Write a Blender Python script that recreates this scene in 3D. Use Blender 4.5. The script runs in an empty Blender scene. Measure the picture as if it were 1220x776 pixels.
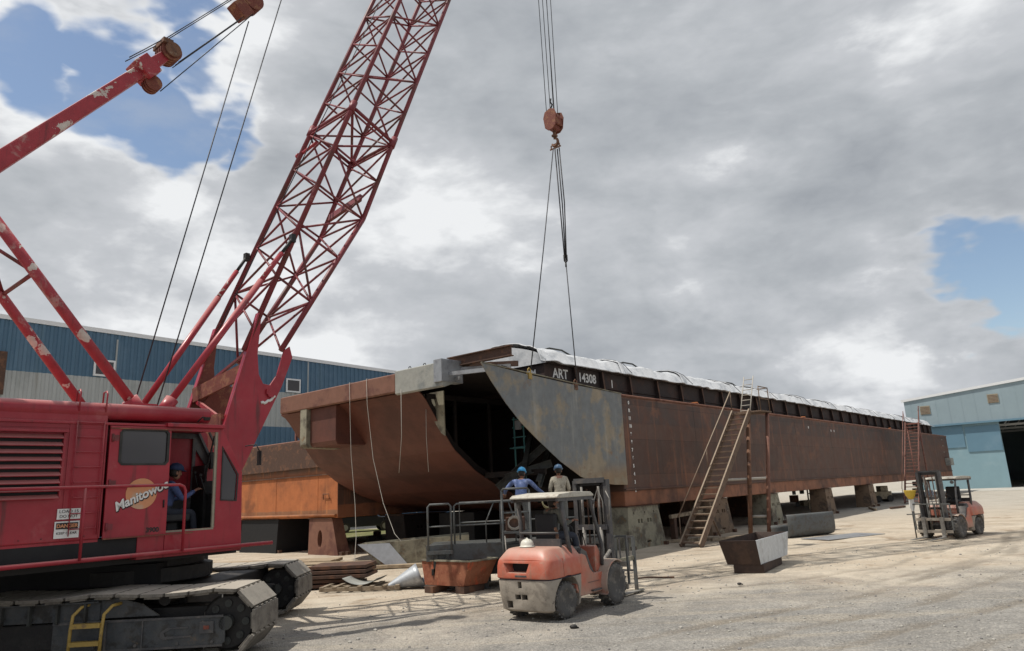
import bpy, bmesh, math, random
from mathutils import Vector, Matrix, noise
PI = math.pi
R = math.radians
rnd = random.Random(7)
scene = bpy.context.scene
COL = scene.collection

# ------------------------------------------------------------------ helpers
class MB:
    """collects shapes and links them as one mesh object"""
    def __init__(self):
        self.v = []; self.f = []; self.m = []; self.s = []
        self.mi = 0; self.sm = False; self.T = None
    def add(self, vs, fs):
        k = len(self.v)
        for p in vs:
            p = Vector(p)
            if self.T is not None: p = self.T @ p
            self.v.append(p)
        for f in fs:
            self.f.append([k + i for i in f]); self.m.append(self.mi); self.s.append(self.sm)
        return self
    def box(self, c, s, rot=None):
        hx, hy, hz = s[0]/2, s[1]/2, s[2]/2
        vs = [Vector((x, y, z)) for x in (-hx, hx) for y in (-hy, hy) for z in (-hz, hz)]
        if rot is not None: vs = [rot @ p for p in vs]
        c = Vector(c); vs = [p + c for p in vs]
        return self.add(vs, [(0,1,3,2),(4,6,7,5),(0,4,5,1),(2,3,7,6),(0,2,6,4),(1,5,7,3)])
    def bb(self, x0, x1, y0, y1, z0, z1):
        return self.box(((x0+x1)/2,(y0+y1)/2,(z0+z1)/2),(abs(x1-x0),abs(y1-y0),abs(z1-z0)))
    def beam(self, a, b, w, h, up=(0,0,1)):
        a = Vector(a); b = Vector(b); d = (b-a); L = d.length; d.normalize()
        up = Vector(up)
        if abs(d.dot(up)) > .98: up = Vector((0,1,0))
        x = d.cross(up).normalized(); z = x.cross(d).normalized()
        M = Matrix((x, d, z)).transposed()
        return self.box((a+b)/2, (w, L, h), M)
    def ibeam(self, a, b, w, h, t=.02, up=(0,0,1)):
        a = Vector(a); b = Vector(b); d = (b-a).normalized(); up=Vector(up)
        x = d.cross(up).normalized(); z = x.cross(d).normalized()
        self.beam(a, b, t, h-2*t, up)
        self.beam(a+z*(h/2-t/2), b+z*(h/2-t/2), w, t, up)
        self.beam(a-z*(h/2-t/2), b-z*(h/2-t/2), w, t, up)
        return self
    def tube(self, a, b, r, n=8, r2=None, cap=True):
        a = Vector(a); b = Vector(b); r2 = r if r2 is None else r2
        d = (b-a).normalized(); up = Vector((0,0,1)) if abs(d.z) < .95 else Vector((0,1,0))
        x = d.cross(up).normalized(); y = x.cross(d)
        vs = []
        for p, q in ((a, r), (b, r2)):
            for i in range(n):
                t = 2*PI*i/n; vs.append(p + x*(q*math.cos(t)) + y*(q*math.sin(t)))
        fs = [(i, (i+1)%n, n+(i+1)%n, n+i) for i in range(n)]
        sm = self.sm; self.sm = True; self.add(vs, fs); self.sm = sm
        if cap:
            k = len(self.v)-2*n
            self.f.append([k+i for i in range(n)][::-1]); self.m.append(self.mi); self.s.append(False)
            self.f.append([k+n+i for i in range(n)]); self.m.append(self.mi); self.s.append(False)
        return self
    def path(self, pts, r, n=8):
        pts = [Vector(p) for p in pts]
        rings = []
        prevx = None
        for i, p in enumerate(pts):
            d = (pts[min(i+1, len(pts)-1)] - pts[max(i-1, 0)]).normalized()
            if prevx is None:
                up = Vector((0,0,1)) if abs(d.z) < .95 else Vector((0,1,0))
                x = d.cross(up).normalized()
            else:
                x = (prevx - d*prevx.dot(d)).normalized()
            prevx = x; y = d.cross(x)
            rr = r[i] if isinstance(r, (list, tuple)) else r
            rings.append([p + x*(rr*math.cos(2*PI*j/n)) + y*(rr*math.sin(2*PI*j/n)) for j in range(n)])
        vs = [q for g in rings for q in g]; fs = []
        for i in range(len(pts)-1):
            for j in range(n):
                fs.append((i*n+j, i*n+(j+1)%n, (i+1)*n+(j+1)%n, (i+1)*n+j))
        fs.append(tuple(range(n))[::-1]); fs.append(tuple((len(pts)-1)*n+j for j in range(n)))
        sm = self.sm; self.sm = True; self.add(vs, fs); self.sm = sm
        return self
    def prism(self, pts, axis, t0, t1):
        """pts 2d outline; axis x: (y,z); y: (x,z); z: (x,y)"""
        def mk(p, t):
            return {'x': (t, p[0], p[1]), 'y': (p[0], t, p[1]), 'z': (p[0], p[1], t)}[axis]
        n = len(pts)
        vs = [mk(p, t0) for p in pts] + [mk(p, t1) for p in pts]
        fs = [tuple(range(n))[::-1], tuple(range(n, 2*n))] + [(i, (i+1)%n, n+(i+1)%n, n+i) for i in range(n)]
        return self.add(vs, fs)
    def loft(self, rings, cap=True, smooth=True):
        n = len(rings[0]); vs = [p for g in rings for p in g]; fs = []
        for i in range(len(rings)-1):
            for j in range(n):
                fs.append((i*n+j, i*n+(j+1)%n, (i+1)*n+(j+1)%n, (i+1)*n+j))
        if cap:
            fs.append(tuple(range(n))[::-1]); fs.append(tuple((len(rings)-1)*n+j for j in range(n)))
        sm = self.sm; self.sm = smooth; self.add(vs, fs); self.sm = sm
        return self
    def grid(self, fn, nu, nv):
        vs = [fn(i/nu, j/nv) for i in range(nu+1) for j in range(nv+1)]
        fs = [(i*(nv+1)+j, (i+1)*(nv+1)+j, (i+1)*(nv+1)+j+1, i*(nv+1)+j+1) for i in range(nu) for j in range(nv)]
        return self.add(vs, fs)
    def lathe(self, prof, c, axis='x', n=28):
        """prof list of (r, t) ; t along axis"""
        vs = []
        for r, t in prof:
            for i in range(n):
                a = 2*PI*i/n; p, q = r*math.cos(a), r*math.sin(a)
                o = {'x': (t, p, q), 'y': (q, t, p), 'z': (p, q, t)}[axis]
                vs.append((c[0]+o[0], c[1]+o[1], c[2]+o[2]))
        m = len(prof); fs = []
        for i in range(m-1):
            for j in range(n):
                fs.append((i*n+j, i*n+(j+1)%n, (i+1)*n+(j+1)%n, (i+1)*n+j))
        if prof[0][0] > 1e-4: fs.append(tuple(range(n))[::-1])
        if prof[-1][0] > 1e-4: fs.append(tuple((m-1)*n+j for j in range(n)))
        return self.add(vs, fs)
    def ball(self, c, r, n=12, k=8):
        c = Vector(c); r = Vector(r) if hasattr(r, '__len__') else Vector((r, r, r))
        vs = []; fs = []
        for i in range(k+1):
            ph = PI*i/k
            for j in range(n):
                t = 2*PI*j/n
                vs.append(c + Vector((r.x*math.sin(ph)*math.cos(t), r.y*math.sin(ph)*math.sin(t), r.z*math.cos(ph))))
        for i in range(k):
            for j in range(n):
                fs.append((i*n+j, (i+1)*n+j, (i+1)*n+(j+1)%n, i*n+(j+1)%n))
        sm = self.sm; self.sm = True; self.add(vs, fs); self.sm = sm
        return self
    def build(self, name, mats, parent=None, bevel=0, seg=2, fixn=True, loc=None):
        me = bpy.data.meshes.new(name)
        me.from_pydata([tuple(p) for p in self.v], [], self.f)
        if not isinstance(mats, (list, tuple)): mats = [mats]
        for m in mats: me.materials.append(m)
        me.polygons.foreach_set('material_index', self.m)
        me.polygons.foreach_set('use_smooth', self.s)
        bm = bmesh.new(); bm.from_mesh(me)
        bmesh.ops.remove_doubles(bm, verts=bm.verts, dist=1e-5)
        if fixn: bmesh.ops.recalc_face_normals(bm, faces=bm.faces)
        bm.to_mesh(me); bm.free()
        me.update()
        o = bpy.data.objects.new(name, me); COL.objects.link(o)
        if parent is not None: o.parent = parent
        if bevel:
            b = o.modifiers.new('bevel', 'BEVEL'); b.width = bevel; b.segments = seg
            b.limit_method = 'ANGLE'; b.angle_limit = R(35)
            b.harden_normals = False
        if loc is not None: o.location = loc
        return o

def cut(o, mb):
    """boolean difference baked into the object's mesh"""
    c = mb.build('cutter', [])
    mod = o.modifiers.new('cut', 'BOOLEAN'); mod.operation = 'DIFFERENCE'; mod.object = c; mod.solver = 'EXACT'
    # evaluate in local space: same parent transform for both
    c.parent = o.parent
    bpy.context.view_layer.update()
    dg = bpy.context.evaluated_depsgraph_get()
    mods = [m for m in o.modifiers if m.name.startswith('bevel')]
    bev = [(m.width, m.segments) for m in mods]
    for m in mods: o.modifiers.remove(m)
    bpy.context.view_layer.update(); dg = bpy.context.evaluated_depsgraph_get()
    me = bpy.data.meshes.new_from_object(o.evaluated_get(dg))
    old = o.data; o.modifiers.clear(); o.data = me; me.name = old.name
    bpy.data.objects.remove(c)
    for w, s in bev:
        b = o.modifiers.new('bevel', 'BEVEL'); b.width = w; b.segments = s; b.limit_method = 'ANGLE'; b.angle_limit = R(35)
    return o

def empty(name, loc, rz=0):
    o = bpy.data.objects.new(name, None); COL.objects.link(o)
    o.location = loc; o.rotation_euler = (0, 0, rz); o.empty_display_size = .3
    return o
def tag(o, label=None, cat=None, group=None, kind=None):
    if label: o['label'] = label
    if cat: o['category'] = cat
    if group: o['group'] = group
    if kind: o['kind'] = kind
    return o
def copy_tree(o, parent=None):
    c = o.copy(); COL.objects.link(c); c.parent = parent
    for ch in list(o.children): copy_tree(ch, c)
    return c
def text_mesh(txt, size, ext=.004, shear=0, bold=0):
    cu = bpy.data.curves.new('txt', 'FONT'); cu.body = txt; cu.size = size; cu.extrude = ext; cu.shear = shear
    cu.offset = bold; cu.align_x = 'CENTER'; cu.align_y = 'CENTER'
    o = bpy.data.objects.new('txt', cu); COL.objects.link(o)
    bpy.context.view_layer.update()
    me = bpy.data.meshes.new_from_object(o.evaluated_get(bpy.context.evaluated_depsgraph_get()))
    bpy.data.objects.remove(o)
    return me
def text(name, txt, size, M, mat, parent=None, ext=.004, shear=0, bold=0):
    """M places the text: its local x is reading direction, y up, z outward"""
    me = text_mesh(txt, size, ext, shear, bold); me.transform(M); me.materials.clear(); me.materials.append(mat)
    me.name = name
    o = bpy.data.objects.new(name, me); COL.objects.link(o); o.parent = parent
    return o
def TM(origin, xdir, ydir):
    x = Vector(xdir).normalized(); y = Vector(ydir).normalized(); z = x.cross(y)
    M = Matrix.Identity(4)
    for i in range(3): M[i][0] = x[i]; M[i][1] = y[i]; M[i][2] = z[i]; M[i][3] = origin[i]
    return M

# ------------------------------------------------------------------ materials
def mat(name, base, second=None, lo=.5, hi=.62, scale=2.0, rough=.6, metal=0, streak=None, sscale=1.2, sl=.5, sh=.75,
        dust_sun=None, damt=.6, dside=.2, bump=.15, bscale=25, var=.18, emit=None, spec=.4, detail=6, coat=0, zbands=None, plates=False, third=None, tlo=.6, thi=.68, tscale=5):
    m = bpy.data.materials.new(name); m.use_nodes = True
    nt = m.node_tree; N = nt.nodes; L = nt.links
    b = N['Principled BSDF']
    b.inputs['Roughness'].default_value = rough; b.inputs['Metallic'].default_value = metal
    b.inputs['Specular IOR Level'].default_value = spec
    b.inputs['Coat Weight'].default_value = coat
    tc = N.new('ShaderNodeTexCoord')
    def noi(sc, det=6, ro=.6, vec=None, dist=0):
        n = N.new('ShaderNodeTexNoise'); n.inputs['Scale'].default_value = sc; n.inputs['Detail'].default_value = det
        n.inputs['Roughness'].default_value = ro; n.inputs['Distortion'].default_value = dist
        L.new(vec if vec else tc.outputs['Object'], n.inputs['Vector']); return n.outputs['Fac']
    def ramp(fac, a, c):
        n = N.new('ShaderNodeMapRange'); n.inputs['From Min'].default_value = a; n.inputs['From Max'].default_value = c
        n.interpolation_type = 'SMOOTHSTEP'; L.new(fac, n.inputs['Value']); return n.outputs['Result']
    def mix(fac, A, B, t='MIX'):
        n = N.new('ShaderNodeMix'); n.data_type = 'RGBA'; n.blend_type = t
        if isinstance(fac, (int, float)): n.inputs[0].default_value = fac
        else: L.new(fac, n.inputs[0])
        for s, q in ((6, A), (7, B)):
            if isinstance(q, tuple): n.inputs[s].default_value = (*q, 1)
            else: L.new(q, n.inputs[s])
        return n.outputs[2]
    col = base
    if zbands:
        sx = N.new('ShaderNodeSeparateXYZ'); L.new(tc.outputs['Object'], sx.inputs[0])
        nn = noi(1.6, 4); md = N.new('ShaderNodeMath'); md.operation = 'MULTIPLY_ADD'
        L.new(nn, md.inputs[0]); md.inputs[1].default_value = .12; L.new(sx.outputs['Z'], md.inputs[2])
        for (z0, z1, c, amt) in zbands:
            f = ramp(md.outputs[0], z0, z1)
            mm = N.new('ShaderNodeMath'); mm.operation = 'MULTIPLY'; L.new(f, mm.inputs[0]); mm.inputs[1].default_value = amt
            col = mix(mm.outputs[0], col, c)
    if second: col = mix(ramp(noi(scale, detail, .65), lo, hi), col, second)
    if third: col = mix(ramp(noi(tscale, 5, .7, dist=.4), tlo, thi), col, third)
    if plates:
        sp_ = N.new('ShaderNodeSeparateXYZ'); L.new(tc.outputs['Object'], sp_.inputs[0]); cb_ = N.new('ShaderNodeCombineXYZ')
        L.new(sp_.outputs['Y'], cb_.inputs[0]); L.new(sp_.outputs['Z'], cb_.inputs[1])
        bk = N.new('ShaderNodeTexBrick'); bk.inputs['Scale'].default_value = 1; bk.inputs['Brick Width'].default_value = 6.1; bk.inputs['Row Height'].default_value = 1.28
        bk.inputs['Mortar Size'].default_value = .012; bk.inputs['Mortar Smooth'].default_value = .3
        bk.inputs['Color1'].default_value = (1.28,1.22,1.18,1); bk.inputs['Color2'].default_value = (.78,.8,.82,1); bk.inputs['Mortar'].default_value = (.6,.6,.6,1)
        L.new(cb_.outputs[0], bk.inputs['Vector']); col = mix(.8, col, mix(1.0, col, bk.outputs['Color'], 'MULTIPLY'))
    if streak:
        mp = N.new('ShaderNodeMapping'); mp.inputs['Scale'].default_value = (1, 1, .09)
        L.new(tc.outputs['Object'], mp.inputs['Vector'])
        f = ramp(noi(sscale*6, 4, .6, mp.outputs['Vector']), sl, sh)
        col = mix(f, col, streak)
    if var:
        f = noi(scale*3.1, 8, .7)
        mr = N.new('ShaderNodeMapRange'); mr.inputs['From Min'].default_value = .25; mr.inputs['From Max'].default_value = .75
        mr.inputs['To Min'].default_value = 1-var; mr.inputs['To Max'].default_value = 1+var
        L.new(f, mr.inputs['Value'])
        vm = N.new('ShaderNodeVectorMath'); vm.operation = 'SCALE'
        if isinstance(col, tuple): vm.inputs[0].default_value = col
        else: L.new(col, vm.inputs[0])
        L.new(mr.outputs['Result'], vm.inputs['Scale']); col = vm.outputs[0]
    if dust_sun:
        g = N.new('ShaderNodeNewGeometry'); sx = N.new('ShaderNodeSeparateXYZ'); L.new(g.outputs['Normal'], sx.inputs[0])
        f = ramp(sx.outputs['Z'], .25, .95)
        f2 = ramp(noi(4.5, 5), .3, .7)
        ad = N.new('ShaderNodeMath'); ad.operation = 'MULTIPLY_ADD'; L.new(f2, ad.inputs[0]); ad.inputs[1].default_value = dside
        m2 = N.new('ShaderNodeMath'); m2.operation = 'MULTIPLY'; L.new(f, m2.inputs[0]); m2.inputs[1].default_value = damt
        L.new(m2.outputs[0], ad.inputs[2]); ad.use_clamp = True
        col = mix(ad.outputs[0], col, dust_sun)
    if isinstance(col, tuple): b.inputs['Base Color'].default_value = (*col, 1)
    else: L.new(col, b.inputs['Base Color'])
    if bump:
        bp = N.new('ShaderNodeBump'); bp.inputs['Strength'].default_value = bump; bp.inputs['Distance'].default_value = .02
        L.new(noi(bscale, 5), bp.inputs['Height']); L.new(bp.outputs[0], b.inputs['Normal'])
    if rough > .3:
        f = noi(scale*2, 5); mr = N.new('ShaderNodeMapRange'); mr.inputs['To Min'].default_value = rough-.15; mr.inputs['To Max'].default_value = min(1, rough+.15)
        L.new(f, mr.inputs['Value']); L.new(mr.outputs['Result'], b.inputs['Roughness'])
    if emit: b.inputs['Emission Color'].default_value = (*emit, 1); b.inputs['Emission Strength'].default_value = 1
    return m

DUST = (.36, .31, .25)
M = {}
M['crane_red'] = mat('crane_red', (.35,.02,.034), second=(.25,.015,.026), scale=.45, lo=.4, hi=.7, rough=.34, bump=.3, bscale=1.6, var=.06, streak=(.13,.02,.022), sl=.55, sh=.75, sscale=1.2, dust_sun=(.55,.25,.23), damt=.7, dside=.04, third=(.36,.07,.075), tscale=1.1, tlo=.56, thi=.75)  # dust tint on upward faces also paints in the pink sunlit highlight
M['boom_red'] = mat('boom_red', (.19,.03,.037), second=(.11,.038,.03), scale=1.2, lo=.45, hi=.65, rough=.5, bump=.1, third=(.36,.14,.13), tscale=2.2, tlo=.6, thi=.75)
M['mast_red'] = mat('mast_red', (.33,.035,.045), second=(.55,.48,.42), scale=2.2, lo=.6, hi=.615, rough=.5, bump=.1, third=(.42,.2,.18), tscale=1.6, tlo=.56, thi=.66, streak=(.14,.03,.03), sl=.6, sh=.8)
M['rust_red'] = mat('rust_red', (.17,.05,.034), second=(.25,.11,.06), scale=5, rough=.75, bump=.3)
M['black'] = mat('black_iron', (.011,.010,.010), second=(.022,.020,.018), scale=2, rough=.6, bump=.2, dust_sun=(.07,.062,.052), damt=.25, dside=.08)
M['black_rubber'] = mat('black_rubber', (.025,.024,.023), rough=.75, bump=.1, dust_sun=(.14,.13,.11), damt=.3)
M['void'] = mat('void_shade', (.012,.012,.013), rough=.7, bump=0, var=.1)  # near black: shade of recesses and voids put into the colour
M['track'] = mat('track_steel', (.15,.135,.115), second=(.08,.07,.06), scale=6, lo=.45, hi=.65, rough=.75, bump=.5, bscale=30, dust_sun=(.4,.36,.3), damt=.85)
M['trough_dark'] = mat('trough_dark', (.05,.031,.024), second=(.075,.045,.033), scale=3, rough=.8, bump=.2)
M['glass'] = mat('cab_glass', (.035,.03,.032), rough=.08, bump=0, var=0, spec=.6)
M['white'] = mat('white_paint', (.72,.71,.68), rough=.5, bump=.02, var=.06, second=(.5,.46,.4), scale=6, lo=.6, hi=.75)
M['orange_decal'] = mat('orange_decal', (.62,.27,.13), rough=.5, bump=0, var=.08, second=(.55,.34,.22), scale=3)
M['decal_black'] = mat('decal_black', (.02,.015,.015), rough=.5, bump=0, var=0)
M['yellow'] = mat('yellow_paint', (.36,.24,.06), second=(.2,.13,.06), scale=8, lo=.55, hi=.68, rough=.5, bump=.1)
M['rope'] = mat('wire_rope', (.045,.045,.05), rough=.5, metal=.3, bump=.3, bscale=200, var=.1)
M['rope_light'] = mat('light_rope', (.42,.39,.34), rough=.8, bump=.2, bscale=200, var=.1)
M['hull'] = mat('hull_rust', (.25,.105,.056), second=(.10,.05,.036), scale=.9, lo=.4, hi=.68, rough=.66, bump=.5, bscale=1.7,
                streak=(.27,.105,.05), sl=.55, sh=.82, sscale=.4, plates=True, third=(.175,.078,.045), tscale=.6, tlo=.5, thi=.75, var=.12,
                zbands=[(2.0,2.06,(.09,.052,.039),1.0), (4.45,4.55,(.06,.043,.038),.8), (5.35,5.43,(.2,.1,.07),.7)])
M['hull_in_shade'] = mat('hull_inside_shade', (.010,.006,.005), second=(.006,.004,.004), scale=1.5, rough=.85, bump=.2)  # near black: shade of the bow opening put into the colour
M['rake'] = mat('rake_rust', (.125,.044,.029), second=(.08,.031,.022), scale=.5, lo=.4, hi=.65, rough=.62, bump=.12, bscale=6, var=.1, streak=(.08,.03,.024), sl=.6, sh=.85, sscale=.4)
M['headlog'] = mat('headlog_rust', (.19,.09,.06), second=(.13,.055,.04), scale=1.1, rough=.7, bump=.2)
M['primer_grey'] = mat('primer_grey', (.3,.3,.27), second=(.2,.21,.2), scale=1.4, rough=.6, bump=.1, streak=(.4,.39,.34), sl=.6, sh=.85, third=(.19,.12,.07), tscale=2.3, tlo=.66, thi=.76)
M['plate_grey'] = mat('mill_plate', (.25,.175,.105), zbands=[(.35,1.0,(.16,.17,.172),1.0)], second=(.27,.225,.16), scale=.9, lo=.46, hi=.6, rough=.5, bump=.08, streak=(.33,.32,.28), sl=.55, sh=.85, sscale=.35,
                       third=(.2,.125,.07), tscale=1.3, tlo=.6, thi=.74, var=.22)
M['coaming'] = mat('coaming_dark', (.032,.022,.02), second=(.055,.032,.026), scale=1.4, rough=.75, bump=.2)
M['tarp'] = mat('cover_white', (.58,.59,.6), second=(.36,.38,.4), scale=1.3, lo=.47, hi=.7, rough=.5, bump=.5, bscale=5, var=.12, third=(.2,.2,.19), tscale=3, tlo=.66, thi=.75)
M['orange_rust'] = mat('orange_rust', (.4,.135,.045), second=(.22,.08,.035), scale=.8, lo=.45, hi=.7, rough=.75, bump=.25, bscale=9, streak=(.52,.2,.07), sl=.55, sh=.8, sscale=.6,
                       zbands=[(1.62,1.66,(.26,.13,.07),.9),(1.8,1.86,(.42,.14,.05),1.0),(3.1,3.6,(.1,.07,.055),1.0)])
M['rust_bin'] = mat('rust_bin', (.27,.1,.052), second=(.2,.06,.03), scale=3, lo=.45, hi=.6, rough=.75, bump=.3, streak=(.45,.09,.04), sl=.58, sh=.7, sscale=1.5, third=(.4,.2,.1), tscale=8, tlo=.6, thi=.7)
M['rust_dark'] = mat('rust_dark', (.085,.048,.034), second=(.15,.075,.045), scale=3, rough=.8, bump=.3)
M['rust_mid'] = mat('rust_mid', (.17,.085,.05), second=(.09,.05,.035), scale=4, rough=.8, bump=.3, third=(.3,.24,.17), tscale=6, tlo=.6, thi=.72)
M['stair'] = mat('stair_steel', (.125,.078,.052), second=(.08,.05,.035), scale=5, rough=.75, bump=.3, dust_sun=(.42,.34,.25), damt=.6, dside=.1)
M['stair_red'] = mat('stair_red', (.2,.09,.07), second=(.12,.06,.045), scale=5, rough=.75, bump=.3)
M['stand_brown'] = mat('stand_brown', (.19,.13,.085), second=(.09,.065,.05), scale=1.6, rough=.85, bump=.3, third=(.28,.24,.17), tscale=3, streak=(.24,.13,.07), sl=.6, sh=.8)
M['conc'] = mat('stand_plate', (.27,.25,.185), second=(.12,.105,.08), scale=1.6, lo=.45, hi=.62, rough=.85, bump=.3, third=(.2,.12,.06), tscale=3.2, tlo=.58, thi=.7, streak=(.35,.32,.24), sl=.6, sh=.8)
M['steel'] = mat('bare_steel', (.33,.34,.35), second=(.24,.24,.25), scale=1.6, rough=.42, metal=.45, bump=.05)
M['galv'] = mat('galvanised', (.4,.42,.44), second=(.3,.31,.33), scale=3, rough=.45, metal=.25, bump=.04)
M['rail_grey'] = mat('rail_grey', (.11,.115,.112), second=(.1,.09,.08), scale=5, rough=.6, bump=.15)
M['frame_grey'] = mat('frame_grey', (.045,.05,.055), second=(.02,.019,.018), scale=3, rough=.6, bump=.3, dust_sun=(.2,.18,.15), damt=.6, dside=.16, third=(.12,.085,.055), tscale=3.5, tlo=.6, thi=.7)
M['deck_grey'] = mat('deck_grey', (.05,.052,.048), second=(.03,.028,.025), scale=2.5, rough=.8, bump=.3)
M['wood'] = mat('old_wood', (.3,.24,.17), second=(.17,.13,.09), scale=4, rough=.85, bump=.3)
M['lift_red'] = mat('forklift_red', (.42,.28,.21), zbands=[(.32,.66,(.5,.115,.065),1.0)], second=(.42,.18,.125), scale=1.6, lo=.45, hi=.65, rough=.42, bump=.3, bscale=2.5, streak=(.3,.16,.11), sl=.56, sh=.75, sscale=1.5, var=.14, dust_sun=(.5,.36,.29), damt=.55, third=(.42,.29,.22), tscale=2.5, tlo=.54, thi=.72)
M['lift_dusty'] = mat('forklift_dusty', (.33,.29,.24), second=(.23,.2,.165), scale=4, rough=.75, bump=.15, dust_sun=DUST, damt=.3, third=(.12,.1,.09), tscale=14, tlo=.62, thi=.68)
M['lift_fender'] = mat('forklift_fender', (.42,.31,.25), second=(.5,.17,.12), scale=2.2, lo=.5, hi=.7, rough=.6, bump=.05, dust_sun=DUST, damt=.4)
M['lift_grey'] = mat('forklift_grey', (.055,.055,.06), second=(.1,.09,.085), scale=5, rough=.5, bump=.08, dust_sun=(.2,.18,.15), damt=.4)
M['guard_roof'] = mat('guard_roof', (.48,.45,.38), second=(.36,.32,.26), scale=5, rough=.7, bump=.1)
M['tyre'] = mat('dusty_tyre', (.09,.085,.08), second=(.17,.155,.135), scale=7, rough=.9, bump=.3)
M['rim'] = mat('dusty_rim', (.25,.235,.21), second=(.15,.135,.12), scale=6, rough=.7, bump=.1)
M['seat'] = mat('black_seat', (.02,.02,.022), rough=.6, bump=.05)
M['hat_blue'] = mat('hat_blue', (.05,.33,.62), rough=.3, bump=0, var=.04)
M['hat_navy'] = mat('hat_navy', (.08,.15,.25), rough=.35, bump=0, var=.04)
M['hat_white'] = mat('hat_white', (.62,.6,.52), rough=.45, bump=0, var=.05)
M['skin'] = mat('skin', (.3,.15,.1), rough=.5, bump=.02, var=.06)
M['hair'] = mat('hair', (.02,.015,.012), rough=.6, bump=.1, var=.1)
M['shirt_blue'] = mat('shirt_blue', (.12,.17,.34), second=(.22,.27,.44), scale=9, rough=.85, bump=1, bscale=9, var=.25)
M['shirt_tan'] = mat('shirt_tan', (.42,.38,.3), second=(.25,.22,.17), scale=10, rough=.85, bump=1, bscale=9, var=.25)
M['shirt_shade'] = mat('shirt_blue_shade', (.06,.085,.19), second=(.09,.12,.25), scale=5, rough=.85, bump=.8, bscale=7)  # darker copy of the blue shirt, cab shade put into the colour
M['shirt_drab'] = mat('shirt_drab', (.1,.1,.085), second=(.16,.15,.12), scale=6, rough=.85, bump=.5, bscale=12)
M['pants'] = mat('pants_grey', (.16,.16,.15), second=(.1,.1,.09), scale=6, rough=.85, bump=.4, bscale=12)
M['pants_dark'] = mat('pants_dark', (.035,.04,.055), rough=.85, bump=.4, bscale=12)
M['boots'] = mat('boots', (.06,.04,.03), rough=.7, bump=.1)
M['blue_sheet'] = mat('blue_sheet', (.07,.142,.215), second=(.09,.165,.24), scale=.3, streak=(.1,.17,.22), sl=.55, sh=.85, sscale=.25, rough=.5, bump=.03, var=.06)
M['white_sheet'] = mat('white_sheet', (.4,.42,.41), second=(.34,.36,.35), scale=.3, streak=(.27,.27,.24), sl=.55, sh=.85, sscale=.25, rough=.5, bump=.03, var=.06)
M['trim_white'] = mat('trim_white', (.72,.73,.73), rough=.5, bump=0, var=.04)
M['hangar'] = mat('hangar_blue', (.26,.33,.36), second=(.285,.36,.39), scale=.25, rough=.55, bump=.03, var=.05, streak=(.2,.28,.31), sl=.6, sh=.9, sscale=.2)
M['hangar_door'] = mat('hangar_door', (.225,.345,.39), second=(.255,.37,.41), scale=.3, rough=.55, bump=.05, var=.06)
M['hangar_dark'] = mat('hangar_dark', (.125,.225,.295), second=(.15,.25,.32), scale=.3, rough=.55, bump=.05, var=.06)
M['vent'] = mat('vent_tan', (.3,.27,.2), rough=.7, bump=.05)
M['teal'] = mat('teal_paint', (.13,.34,.36), rough=.5, bump=.05)
M['grass'] = mat('dry_grass', (.13,.14,.05), second=(.24,.21,.11), scale=1.5, rough=.95, bump=.6)
M['junk_tan'] = mat('junk_tan', (.34,.29,.2), second=(.16,.13,.1), scale=3, rough=.85, bump=.3, third=(.45,.43,.38), tscale=6)
M['car_dark'] = mat('car_dark', (.025,.028,.035), rough=.3, bump=0, coat=.4)
M['light_box'] = mat('pale_box', (.45,.48,.52), rough=.6, bump=.05)
M['orange_cable'] = mat('orange_cable', (.6,.2,.06), rough=.6, bump=.05)
M['dirt_wood'] = mat('plank_sand', (.36,.28,.19), second=(.25,.19,.13), scale=2.5, rough=.9, bump=.3)
# ------------------------------------------------------------------ camera, world, sun
cam = bpy.data.cameras.new('camera'); cam.sensor_width = 36; cam.lens = 36*850/1220; cam.clip_end = 2000; cam.clip_start = .1
co = bpy.data.objects.new('camera', cam); COL.objects.link(co)
pit, rol = R(13), R(2.8)
r0 = Vector((1,0,0)); u0 = Vector((0,-math.sin(pit),math.cos(pit))); fw = Vector((0,math.cos(pit),math.sin(pit)))
rr = r0*math.cos(rol) - u0*math.sin(rol); uu = r0*math.sin(rol) + u0*math.cos(rol)
MM = Matrix.Identity(4)
for i in range(3): MM[i][0] = rr[i]; MM[i][1] = uu[i]; MM[i][2] = -fw[i]
MM[2][3] = 2.2
co.matrix_world = MM
scene.camera = co
scene.view_settings.view_transform = 'Standard'; scene.view_settings.look = 'None'
scene.view_settings.exposure = 0; scene.view_settings.gamma = 1
scene.view_settings.use_curve_mapping = False

SUN_AZ, SUN_EL = R(-97), R(64)      # azimuth from +Y towards +X
sd = Vector((math.sin(SUN_AZ)*math.cos(SUN_EL), math.cos(SUN_AZ)*math.cos(SUN_EL), math.sin(SUN_EL)))
sun = bpy.data.lights.new('sun', 'SUN'); sun.energy = 4.0; sun.angle = R(.55); sun.color = (1, .95, .87)
so = bpy.data.objects.new('sun', sun); COL.objects.link(so)
so.rotation_euler = (-sd).to_track_quat('-Z', 'Y').to_euler(); so.location = (-30, 0, 60)

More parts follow.
